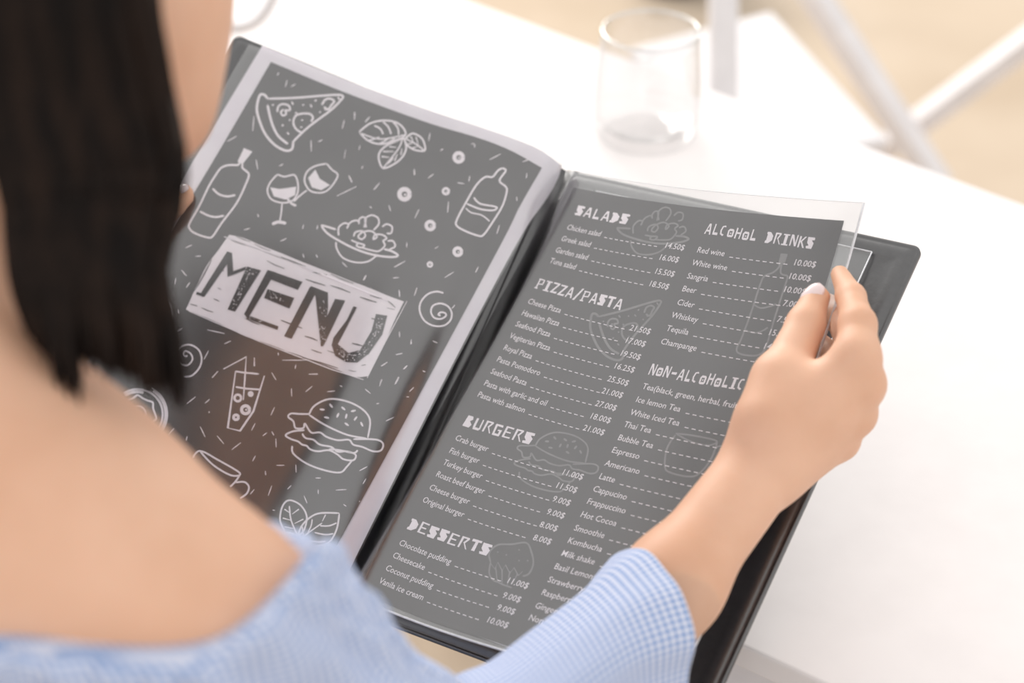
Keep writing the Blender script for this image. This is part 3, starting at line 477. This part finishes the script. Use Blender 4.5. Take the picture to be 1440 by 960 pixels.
WM['bottle_watermark'] = [st(lambda P: P, [(1100, 357), (1096, 374), (1087, 383), (1075, 388), (1069, 400), (1056, 440), (1043, 475), (1036, 490), (1040, 497), (1058, 500), (1070, 497), (1078, 485), (1090, 445), (1106, 395), (1107, 388), (1098, 384), (1100, 370), (1106, 357)], 2.6), poly_fill([(1098, 356), (1108, 357), (1103, 372), (1094, 372)]), st(lambda P: P, [(1060, 428), (1070, 433), (1085, 430), (1092, 427)], 2.4), st(lambda P: P, [(1046, 463), (1060, 468), (1072, 465), (1080, 460)], 2.4)]
WM['cup_watermark'] = [st(lambda P: P, [(950, 609), (980, 613), (1008, 620), (995, 626), (970, 620), (950, 609)], 2.4), st(lambda P: P, [(950, 611), (938, 630), (935, 655), (942, 664), (970, 670), (985, 664), (1000, 645), (1009, 621)], 2.6), st(lambda P: P, [(1006, 628), (1022, 628), (1020, 645), (998, 657)], 2.4)]
WM['muffin_watermark'] = [st(lambda P: P, [(690, 790), (688, 777), (700, 766), (720, 765), (740, 763), (747, 775), (750, 792), (744, 806), (735, 810)], 2.6), st(lambda P: P, [(690, 790), (688, 805), (693, 815), (700, 818), (708, 822), (720, 826)], 2.4), st(lambda P: P, [(690, 792), (696, 800), (700, 790), (706, 802), (711, 794), (717, 806), (723, 798), (729, 809), (735, 803)], 2, False), st(lambda P: P, [(697, 797), (699, 815)], 2), st(lambda P: P, [(706, 800), (706, 820)], 2), st(lambda P: P, [(717, 803), (713, 824)], 2), st(lambda P: P, [(728, 806), (720, 822)], 2)] + [dot(lambda P: P, c, 1.2) for c in [(700, 776), (712, 780), (730, 773), (730, 788), (742, 788)]]
for nme, parts in WM.items():
    o = ink_obj(nme, parts, M_grey, rpage, RSpx, .00018)

# ------------------------------------------------------------------ implicit surfaces for the figure
def surface_nets(Fv, org, h):
    ins = Fv < 0; nx, ny, nz = Fv.shape; sh = (nx - 1, ny - 1, nz - 1); acc = np.zeros(sh + (3,)); cnt = np.zeros(sh)
    for ax in range(3):
        sl0 = [slice(None)] * 3; sl1 = [slice(None)] * 3; sl0[ax] = slice(0, -1); sl1[ax] = slice(1, None)
        a, b = Fv[tuple(sl0)], Fv[tuple(sl1)]; cr = (a < 0) != (b < 0); t = np.where(cr, a / (a - b + 1e-20), 0)
        o1, o2 = [i for i in range(3) if i != ax]
        for d1 in (0, 1):
            for d2 in (0, 1):
                s = [None] * 3; s[ax] = slice(0, sh[ax]); s[o1] = slice(d1, d1 + sh[o1]); s[o2] = slice(d2, d2 + sh[o2]); s = tuple(s)
                c = cr[s]; off = np.zeros(sh + (3,)); off[..., ax] = t[s]; off[..., o1] = d1; off[..., o2] = d2
                acc += off * c[..., None]; cnt += c
    act = cnt > 0; idx = -np.ones(sh, int); idx[act] = np.arange(act.sum()); I = np.argwhere(act)
    V = org + h * (I + acc[act] / cnt[act][:, None]); Fs = []
    for ax in range(3):
        o1, o2 = [(1, 2), (2, 0), (0, 1)][ax]
        sl0 = [slice(None)] * 3; sl1 = [slice(None)] * 3; sl0[ax] = slice(0, -1); sl1[ax] = slice(1, None)
        a, b = ins[tuple(sl0)], ins[tuple(sl1)]; E_ = np.argwhere(a != b); E_ = E_[(E_[:, o1] > 0) & (E_[:, o2] > 0) & (E_[:, o1] < sh[o1]) & (E_[:, o2] < sh[o2])]
        fl = a[tuple(E_.T)]; q = []
        for d1, d2 in ((-1, -1), (0, -1), (0, 0), (-1, 0)):
            J = E_.copy(); J[:, o1] += d1; J[:, o2] += d2; q.append(idx[tuple(J.T)])
        q = np.stack(q, 1); q[~fl] = q[~fl][:, ::-1]; Fs.append(q)
    return V, np.concatenate(Fs)
def cone(P, a, b, ra, rb):                                           # distance to a tapering capsule
    a = np.asarray(a, float); b = np.asarray(b, float); d = b - a; L2_ = d @ d + 1e-12; t = np.clip(((P - a) @ d) / L2_, 0, 1)
    return np.linalg.norm(P - a - t[..., None] * d, axis=-1) - (ra + (rb - ra) * t)
def ell(P, c, ax, r):
    q = (P - c) @ np.array(ax).T; r = np.array(r); k0 = np.linalg.norm(q / r, axis=-1); k1 = np.linalg.norm(q / r ** 2, axis=-1); return k0 * (k0 - 1) / (k1 + 1e-9)
def smin(a, b, k):
    h = np.clip(.5 + .5 * (b - a) / k, 0, 1); return b + (a - b) * h - k * h * (1 - h)
def gridpts(lo, hi, h):
    lo = np.array(lo, float); n = np.ceil((np.array(hi) - lo) / h).astype(int) + 1
    X = np.stack(np.meshgrid(*[lo[i] + h * np.arange(n[i]) for i in range(3)], indexing='ij'), -1); return X, lo
def unit(v): v = np.array(v, float); return v / np.linalg.norm(v)
def tri_obj(name, VF_list, m, parent=None):
    V, F = join([(v, [tuple(q) for q in f]) for v, f in VF_list]); return meshobj(name, V, F, m, parent)
w = lambda x, y, z: np.array([x, y, z + CAMZ])                        # metres from the camera
# ---- right hand and forearm
wr = C(1072, 655, .903); elb = C(650, 1150, .80); fm = C(943, 824, .868)
MC = dict(index=(C(1205, 500, .893), .0118), middle=(C(1214, 541, .900), .0112), ring=(C(1203, 583, .910), .0105), little=(C(1180, 620, .920), .0098))
CH = dict(index=[(C(1206, 456, .905), .0098), (C(1197, 418, .928), .0077), (C(1181, 386, .948), .0052)],
          middle=[(C(1200, 488, .930), .0092), (C(1182, 448, .952), .0080), (C(1163, 428, .968), .0066)],
          ring=[(C(1190, 535, .940), .0088), (C(1172, 502, .960), .0078), (C(1150, 482, .970), .0066)],
          little=[(C(1168, 583, .944), .0078), (C(1152, 558, .958), .0070), (C(1140, 540, .966), .006)])
TH = [(C(1084, 590, .897), .016), (C(1098, 535, .905), .0135), (C(1133, 456, .925), .0103), (C(1147, 419, .936), .0076)]
def hand_sdf(P):
    d = cone(P, fm, wr, .0230, .0212)
    d = smin(d, cone(P, elb, fm, .032, .0230), .02)
    wl = wr + unit(C(1090, 640, .9) - C(1050, 610, .9)) * .008
    for kk, (p, r) in MC.items():
        base = wr + (p - MC['middle'][0]) * .45 + (MC['middle'][0] - wr) * .12
        d = smin(d, cone(P, base, p, .0155 if kk != 'little' else .0135, r), .012)
    d = smin(d, cone(P, wr + (TH[0][0] - wr) * .3, TH[0][0], .017, TH[0][1]), .014)
    d = smin(d, cone(P, TH[0][0], TH[1][0], TH[0][1], TH[1][1]), .012)
    d = smin(d, cone(P, TH[1][0], MC['index'][0] * .55 + wr * .45, .0125, .013), .014)   # web of the thumb
    fd = None
    for kk, ch in CH.items():
        p0, r0 = MC[kk]; f = None
        for (p1, r1) in ch:
            c = cone(P, p0, p1, r0 * .97, r1); f = c if f is None else smin(f, c, .004); p0, r0 = p1, r1
        fd = f if fd is None else smin(fd, f, .0015)
    d = smin(d, fd, .006)
    t = cone(P, TH[1][0], TH[2][0], TH[1][1], TH[2][1]); t = smin(t, cone(P, TH[2][0], TH[3][0], TH[2][1] * .98, TH[3][1]), .004)
    return smin(d, t, .005)
lo = np.min([C(1040, 700, .95), C(1260, 360, .88), C(1240, 640, .99), C(1050, 640, .86), C(895, 850, .855)], 0) - .02; hi = np.max([C(1040, 700, .95), C(1260, 360, .98), C(1250, 520, .87), wr, C(895, 850, .86)], 0) + .02
HH = .0017; X, org = gridpts(lo, hi, HH); D = hand_sdf(X)
hand_hi = surface_nets(D, org, HH)
# forearm, coarser, starts inside the hand block
lo2 = np.min([wr, elb, fm], 0) - .05; hi2 = np.max([wr, elb, fm], 0) + .05
X2, org2 = gridpts(lo2, hi2, .003); D2 = hand_sdf(X2)
inb = np.all((X2 > lo + .02) & (X2 < org + np.array(D.shape) * HH - .02), -1)
D2 = np.where(inb, .01, D2)
fore = surface_nets(D2, org2, .003)
# ---- body: torso, neck, head, upper arms, left arm
NB = w(-.245, .545, -.38); DE = C(263, 900, .64)
chin = C(224, 218, .745)
Fh = unit((.45, .6, -.62)); Uh = unit(np.array([-.30, .42, .86]) - Fh * (np.array([-.30, .42, .86]) @ Fh)); Rh = np.cross(Fh, Uh)
HC = chin - Fh * .062 + Uh * .105
fdv = unit((.48, .88, 0)); rdv = unit((.88, -.48, 0))
def mir(p): q = p - NB; return p - 2 * (q @ rdv) * rdv
DEl = mir(DE); elbl = w(-.50, .80, -.60); wl_ = C(120, 330, 1.085)
def head_sdf(P):
    d = ell(P, HC - Fh * .012 + Uh * .02, (Fh, Rh, Uh), (.095, .074, .092))
    d = smin(d, ell(P, HC + Fh * .025 - Uh * .045, (Fh, Rh, Uh), (.062, .056, .068)), .03)
    d = smin(d, ell(P, HC + Fh * .052 - Uh * .092, (Fh, Rh, Uh), (.024, .028, .022)), .025)
    d = smin(d, cone(P, HC + Fh * .085 + Uh * .01, HC + Fh * .105 - Uh * .028, .007, .011), .01)
    d = smin(d, ell(P, HC + Fh * .078 - Uh * .058, (Fh, Rh, Uh), (.013, .022, .009)), .006)
    for s in (-1, 1):
        e = HC + Fh * .078 + Rh * .030 * s + Uh * .004
        d = np.maximum(d, -(np.linalg.norm(P - e - Fh * .012, axis=-1) - .012)); d = smin(d, np.linalg.norm(P - e, axis=-1) - .011, .003)
        d = smin(d, ell(P, HC - Fh * .008 + Rh * .073 * s - Uh * .012, (Fh, Rh, Uh), (.016, .007, .028)), .005)
    return d
def body_core(P):
    tr = cone(P, DE, NB, .048, .044)
    d = tr; d = smin(d, cone(P, DEl, NB, .048, .044), .03)
    d = smin(d, cone(P, NB + np.array([0, 0, -.02]), HC - Uh * .05 - Fh * .03, .052, .050), .03)
    up = NB - fdv * .02 + np.array([0, 0, -.12])
    for s, D_ in ((1, DE), (-1, DEl)):
        a = D_ * .45 + NB * .55 - fdv * .01 + np.array([0, 0, -.055]); b = NB + rdv * .075 * s - fdv * .06 + np.array([0, 0, -.38])
        d = smin(d, cone(P, a, b, .074, .085), .04)
    d = smin(d, cone(P, up, NB - fdv * .07 + np.array([0, 0, -.42]), .085, .10), .04)
    hp = NB - fdv * .08 + np.array([0, 0, -.52])
    d = smin(d, cone(P, hp - rdv * .06, hp + rdv * .06, .115, .115), .05)
    d = smin(d, cone(P, DE, elb, .048, .036), .02)
    d = smin(d, cone(P, DEl, elbl, .050, .038), .02)
    d = smin(d, cone(P, elbl, wl_, .036, .022), .02)
    return d
X3, org3 = gridpts(w(-.66, .18, -1.08), w(.02, 1.10, .02), .0085)
core = body_core(X3); hd_ = head_sdf(X3)
Db = smin(core, hd_, .012); Db = np.minimum(Db, cone(X3, elb, fm, .032, .0230))
body = surface_nets(Db, org3, .0085)
# ---- left hand on the page edge: thumb in front, fingers behind the cover
tl = [(C(150, 335, 1.075), .015), (C(200, 310, 1.075), .0125), (C(238, 285, 1.083), .0098), (C(256, 275, 1.090), .0078)]
fl_ = []
for i in range(4):
    y0 = 300 + i * 38; x0 = 150 - i * 20
    fl_.append([(C(x0 - 20, y0 + 10, 1.105), .011), (C(x0 + 15, y0 - 5, 1.145), .0088), (C(x0 + 75, y0 + 5, 1.155), .0078), (C(x0 + 115, y0 + 18, 1.150), .0066)])
def lhand(P):
    d = cone(P, elbl * .3 + wl_ * .7, wl_, .027, .021)
    for f in fl_: d = smin(d, cone(P, wl_, f[0][0], .018, f[0][1]), .014)
    d = smin(d, cone(P, wl_, tl[0][0], .018, .015), .012)
    fd = None
    for f in fl_:
        q = None
        for (a, ra), (b, rb) in zip(f[:-1], f[1:]): c = cone(P, a, b, ra, rb); q = c if q is None else smin(q, c, .004)
        fd = q if fd is None else smin(fd, q, .001)
    d = smin(d, fd, .006); t = None
    for (a, ra), (b, rb) in zip(tl[:-1], tl[1:]): c = cone(P, a, b, ra, rb); t = c if t is None else smin(t, c, .004)
    return smin(d, t, .006)
lo4 = np.min([p for f in fl_ for p, _ in f] + [wl_, tl[3][0]], 0) - .03; hi4 = np.max([p for f in fl_ for p, _ in f] + [wl_, tl[3][0]], 0) + .03
X4, org4 = gridpts(lo4, hi4, .0025); lh = surface_nets(lhand(X4), org4, .0025)

hips = NB - fdv * .08 + np.array([0, 0, -.52])
person = empty('person', (float(hips[0]), float(hips[1]), 0.0), 'person with dark shoulder-length hair and blue gingham off-shoulder blouse reading the menu', 'person')
skin = tri_obj('body', [hand_hi, fore, body, lh], M_skin, person)
# nails
def nail(c, ax, nrm, l, wd, parent=skin):
    ax = unit(ax); nrm = unit(np.array(nrm) - ax * (np.array(nrm) @ ax)); sd = np.cross(ax, nrm); n = 10; P = np.zeros((n, 9, 3))
    for i, s in enumerate(np.linspace(-1, 1, n)):
        for j, t in enumerate(np.linspace(-1, 1, 9)):
            ww = wd * (1 - max(0, abs(s) - .3) ** 2 * 1.1); P[i, j] = c + ax * l * s + sd * ww * math.sin(t * 1.1) + nrm * (ww * (math.cos(t * 1.1) - .55) - .0007 * s * s)
    V, F = grid_mesh(P); o = meshobj('nail', V, F, M_nail, parent); m = o.modifiers.new('s', 'SOLIDIFY'); m.thickness = .0006; return o
tv = unit(O3 - TH[3][0])
nax = unit(C(1155, 402, .93) - C(1130, 427, .93))
nail(C(1142, 414, .936) + (tv * .0052), nax, tv + RM @ np.array([-.45, -.2, 0]), .0072, .0052)
nail(C(252, 267, 1.088) + unit(O3 - tl[3][0]) * .0055, C(262, 262, 1.09) - C(240, 272, 1.09), unit(O3) + RM @ np.array([0, -.8, -.5]), .006, .005)

# ------------------------------------------------------------------ hair
caps = surface_nets(*(lambda XX, oo: (np.maximum(smin(ell(XX, HC - Fh * .018 + Uh * .026, (Fh, Rh, Uh), (.106, .088, .102)), ell(XX, HC - Fh * .05 - Uh * .05, (Fh, Rh, Uh), (.06, .075, .09)), .03), (XX - HC) @ Fh * .8 - (XX - HC) @ Uh * .6 - .035), oo, .005))(*gridpts(HC - .2, HC + .2, .005)))
locks = []
NL_ = 420
for i in range(NL_):
    s = (i + rng.rand()) / NL_                                        # 0 left .. 1 right
    lay = rng.randint(3); dj = lay * .006
    xt = -260 + 470 * s; x0 = -150 + 358 * s; xm = 2 + 247 * s + (3 if s > .9 else 0)
    if s < .34: xe, ye = 40 + 75 * (s / .34) + rng.uniform(-6, 6), 455 + 110 * (s / .34) + rng.uniform(-45, 18)
    elif s < .50: xe, ye = 112 + 30 * (s - .34) / .16 + rng.uniform(-8, 8), 470 + rng.uniform(-90, 60)
    else: xe, ye = 140 + 118 * (s - .5) / .5 + rng.uniform(-7, 7), 525 + 45 * (s - .5) / .5 + rng.uniform(-70, 12)
    xq = 18 + 208 * s + (4 if lay == 0 else 0)                        # waist of the hair at y ~ 380
    pts = [(xt, -330), (x0 * .7 + xt * .3, -200), (x0, -20), (x0 * .45 + xm * .55, 120), (xm, 250), (xq, 380), ((xq + xe) / 2 + (6 if s > .6 else -2), (380 + ye) / 2 + 10), (xe, ye)]
    dd = [.585, .575, .585, .60, .61, .618, .622, .628]
    P = catmull([np.r_[p, d + dj * (1 if k_ > 1 else .4)] for k_, (p, d) in enumerate(zip(pts, dd))], 3)
    P3 = C(P[:, 0] + rng.normal() * 2, P[:, 1], P[:, 2]); n = len(P3); r = np.interp(np.linspace(0, 1, n), [0, .15, .75, 1], [.0035, .0042, .0034, .0003]) * rng.uniform(.6, 1.1)
    locks.append(tube_along(P3, r, 5))
tri_obj('hair', [caps] + locks, M_hair, person)

# ------------------------------------------------------------------ blouse
def hit(x, y, d=.40):
    for _ in range(60): d += float(body_core(C(x, y, d)[None])[0]) * .8
    return C(x, y, d)
cutA, cutD, cutB, cutC = hit(413, 806), hit(345, 888), hit(230, 910), hit(0, 893)
rayA = unit(cutA - O3) + np.array([0, 0, -.12])
n1 = unit(np.cross(cutC - cutB, fdv + np.array([0, 0, -.25]))); n1 = n1 if n1[2] > 0 else -n1
n2 = unit(np.cross(cutD - cutA, rayA)); n2 = n2 if n2 @ (NB - cutA) > 0 else -n2
Xb, ob = gridpts(w(-.62, .20, -1.0), w(.03, .85, -.36), .004)
Bs = body_core(Xb); core_b = Bs.copy()
ax_ = unit(elb - DE); q = Xb - DE; 
e1 = unit(np.cross(ax_, rdv)); e2 = np.cross(ax_, e1); ang = np.arctan2(q @ e1, q @ e2)
puff = cone(Xb, C(335, 893, .635), C(420, 928, .655), .042, .0345)
puff = smin(puff, cone(Xb, C(420, 928, .655), C(448, 1070, .665), .0345, .047), .01)
puff = smin(puff, cone(Xb, C(448, 1070, .665), elb, .047, .053), .02)
Bs = smin(Bs - .006, puff, .012) + .0026 * np.sin(ang * 23 + 3 * np.sin(ang * 5)) * np.clip(1 - np.abs(q @ ax_) / .25, 0, 1)
a2 = np.arctan2((Xb - NB) @ fdv, (Xb - NB) @ rdv); Bs = Bs + .0012 * np.sin(a2 * 60)
edge = smin((Xb - cutB) @ n1, (Xb - cutA) @ n2, .012)
Bs = Bs - .004 * np.exp(-((edge + .006) / .006) ** 2) * (1 + .5 * np.sin(a2 * 60))
shell = np.maximum(np.maximum(np.maximum(Bs, -(core_b + .006)), edge), w(0, 0, -.93)[2] - Xb[..., 2])
armcut = cone(Xb, elb, fm, .05, .05)
shell = np.maximum(shell, -np.minimum(armcut, cone(Xb, elbl, wl_, .05, .05)))
Vb, Fb = surface_nets(shell, ob, .004)
uvb = np.stack([np.arctan2((Vb - NB) @ fdv, (Vb - NB) @ rdv) * 58, Vb[:, 2] * 385], 1)
meshobj('blouse', Vb, [tuple(f) for f in Fb], M_ging, person, uv=uvb)
# bell sleeve of the right forearm
sec = [((903, 889, .856), (-6, -116), (72, 14), .047), ((882, 908, .850), (-16, -114), (58, 4), .048), ((848, 940, .842), (-28, -106), (40, -8), .050), ((795, 990, .828), (-44, -104), (30, -12), .053), ((740, 1045, .812), (-52, -112), (24, -14), .055), ((690, 1092, .80), (-54, -136), (24, -14), .058), ((640, 1150, .785), (-60, -145), (24, -14), .06), ((585, 1200, .765), (-66, -135), (30, -14), .062)]
NS = 72
Sx = []
cs = catmull([np.r_[c, a, b, d] for c, a, b, d in sec], 6)
for i, r_s in enumerate(cs):
    c, a, b, dp = r_s[:3], r_s[3:5], r_s[5:7], r_s[7]; t = i / (len(cs) - 1); ring = []
    for j in range(NS):
        th_ = 2 * math.pi * j / NS; fold = 1 + (.035 * math.sin(th_ * 5 + 1.2) + .02 * math.sin(th_ * 9 + t * 2)) * (1 - t * .5) * (0.35 + .65 * abs(math.sin(th_)))
        ca, sa = math.cos(th_) * fold, math.sin(th_) * fold
        ring.append(C(c[0] + a[0] * ca + b[0] * sa, c[1] + a[1] * ca + b[1] * sa, c[2] - dp * sa * .9))
    Sx.append(np.array(ring))
Sx = [np.roll(q_, NS // 4, axis=0) for q_ in Sx]      # seam on the hidden side
Pg = np.array(Sx).transpose(1, 0, 2)
V, F = grid_mesh(Pg, closed=True)
arcl = np.r_[0, np.cumsum([np.linalg.norm(Sx[i + 1].mean(0) - Sx[i].mean(0)) for i in range(len(Sx) - 1)])]
nn = len(Sx); per = 0.27
circ = np.r_[0, np.cumsum(np.linalg.norm(np.diff(np.r_[Sx[8], Sx[8][:1]], axis=0), axis=1))]; circ *= round(circ[-1] / .0032) / circ[-1]
uvs = np.array([[circ[j], arcl[i] / .0032] for j in range(NS) for i in range(nn)])
o = meshobj('sleeve', V, F, M_ging, person, uv=uvs); m = o.modifiers.new('solid', 'SOLIDIFY'); m.thickness = .0012; m.offset = 0

# ---- trousers and shoes
def legs(P):
    d = None
    for s in (-1, 1):
        h = hips + rdv * .085 * s + np.array([0, 0, .0]); kdir = unit((.12 + .0 * s, 1, 0)); kn = h + kdir * .40 - rdv * .0 + np.array([-.10, 0, .02]); an = kn * [1, 1, 0] + np.array([-.02, .0, .09])
        c = smin(cone(P, h, kn, .098, .062), cone(P, kn, an, .060, .042), .02); d = c if d is None else smin(d, c, .02)
    return smin(d, cone(P, hips - rdv * .06, hips + rdv * .06, .125, .125), .04)
X5, o5 = gridpts(hips + np.array([-.4, -.25, -hips[2] + .06]), hips + np.array([.3, .62, .16]), .01)
V, F = surface_nets(np.maximum(legs(X5), X5[..., 2] - hips[2] - .05), o5, .01); meshobj('trousers', V, [tuple(f) for f in F], M_wet, person)
for s in (-1, 1):
    h = hips + rdv * .085 * s; kn = h + unit((.12, 1, 0)) * .40 + np.array([-.12, 0, 0]); a = np.array([kn[0], kn[1], 0])
    X6, o6 = gridpts(a + np.array([-.09, -.12, 0.]) - [0, 0, .02], a + np.array([.09, .24, .16]), .006)
    dd_ = smin(cone(X6, a + [0, -.02, .04], a + [.0, .15, .03], .04, .034), cone(X6, a + [0, 0, .04], a + [0, 0, .11], .04, .044), .02); dd_ = np.maximum(dd_, .001 - X6[..., 2])
    V, F = surface_nets(dd_, o6, .006); meshobj('shoe', V, [tuple(f) for f in F], M_white, person)
# ---- her chair
ch = empty('chair', (float(hips[0]), float(hips[1]), 0), 'plain white chair that the person in the blouse sits on', 'chair')
sz = hips[2] - .135
V, F = boxm((hips[0], hips[1] + .04, sz - .015), (.21, .20, .015)); bevel(meshobj('seat', V, F, M_white, ch, smooth=False), .006)
for sx in (-1, 1):
    for sy in (-1, 1):
        V, F = boxm((hips[0] + .18 * sx, hips[1] + .04 + .17 * sy, (sz - .03) / 2), (.016, .016, (sz - .03) / 2)); meshobj('leg', V, F, M_white, ch, smooth=False)

# ------------------------------------------------------------------ far furniture
fc = onz(1180, 130, 0)
cc = empty('cross_leg_chair', (float(C(1200, 150, 2.7)[0]), float(C(1200, 150, 2.7)[1]), 0), 'white chair with crossed legs standing behind the far table edge', 'chair')
V, F = bar(C(1118, -50, 2.62), C(1322, 262, 2.62), .040, .028); meshobj('cross_leg', V, F, M_white, cc, smooth=False)
a, b = C(1500, 18, 2.55), C(1180, 255, 2.75); V, F = bar(a, b, .040, .028); meshobj('cross_leg', V, F, M_white, cc, smooth=False)
V, F = bar(C(1017, -160, 2.12), C(1017, 330, 2.12), .034, .03); meshobj('post', V, F, M_white, cc, smooth=False)
q4 = np.array([onz(885, 66, .46), onz(1085, 14, .46), onz(1250, 195, .46), onz(1010, 250, .46)]); q5 = q4 + [0, 0, -.03]
bevel(meshobj('seat', np.r_[q4, q5], [(0, 1, 2, 3), (7, 6, 5, 4), (0, 4, 5, 1), (1, 5, 6, 2), (2, 6, 7, 3), (3, 7, 4, 0)], M_white, cc, smooth=False), .006)
for q in (q4[0] * .9 + q4[2] * .1, q4[3] * .9 + q4[1] * .1, q4[1] * .9 + q4[3] * .1):
    V, F = boxm((q[0], q[1], .215), (.018, .018, .215)); meshobj('leg', V, F, M_white, cc, smooth=False)
# hooped wire chair, only the lower curve of its hoop in view
hc = C(318, -45, 2.1); hp_ = empty('hooped_chair', (float(hc[0]), float(hc[1]), 0), 'white chair with a curved tubular hoop beyond the left table corner', 'chair')
px_ = [(392, -60), (388, -20), (380, 5), (366, 25), (346, 37), (322, 38), (290, 22), (262, -10), (252, -60), (270, -110), (320, -135), (375, -110)]
P = catmull([C(x, y, 2.1) for x, y in px_], 8, True); V, F = tube_along(P, .009, 10); meshobj('hoop', V, F, M_white, hp_)
for px0, py0 in ((290, 22), (256, -40)):
    h0 = C(px0, py0, 2.1); V, F = tube_along([h0, (h0[0], h0[1] + .03, .45)], .008, 10); meshobj('post', V, F, M_white, hp_)
st0 = hc + [-.06, .19, 0]; V, F = boxm((st0[0], st0[1], .44), (.2, .2, .015)); bevel(meshobj('seat', V, F, M_white, hp_, smooth=False), .01)
for sx in (-1, 1):
    for sy in (-1, 1):
        V, F = tube_along([(st0[0] + sx * .17, st0[1] + sy * .17, .43), (st0[0] + sx * .19, st0[1] + sy * .19, .0)], .01, 10); meshobj('leg', V, F, M_white, hp_)
# dark pot on the floor behind the glass
pc = onz(950, -30, 0); pt = empty('floor_pot', tuple(pc), 'small dark grey round pot on the floor, seen blurred past the glass rim', 'pot')
V = []; F = []
pr = [(0, 0), (.09, 0), (.11, .02), (.13, .22), (.135, .25), (.125, .25), (.12, .2), (0, .2)]
for r, z in pr:
    for j in range(32): V.append((pc[0] + r * math.cos(j * math.pi / 16), pc[1] + r * math.sin(j * math.pi / 16), z))
for i in range(len(pr) - 1):
    for j in range(32): F.append((i * 32 + j, i * 32 + (j + 1) % 32, (i + 1) * 32 + (j + 1) % 32, (i + 1) * 32 + j))
meshobj('pot_body', V, F, M_dark, pt)
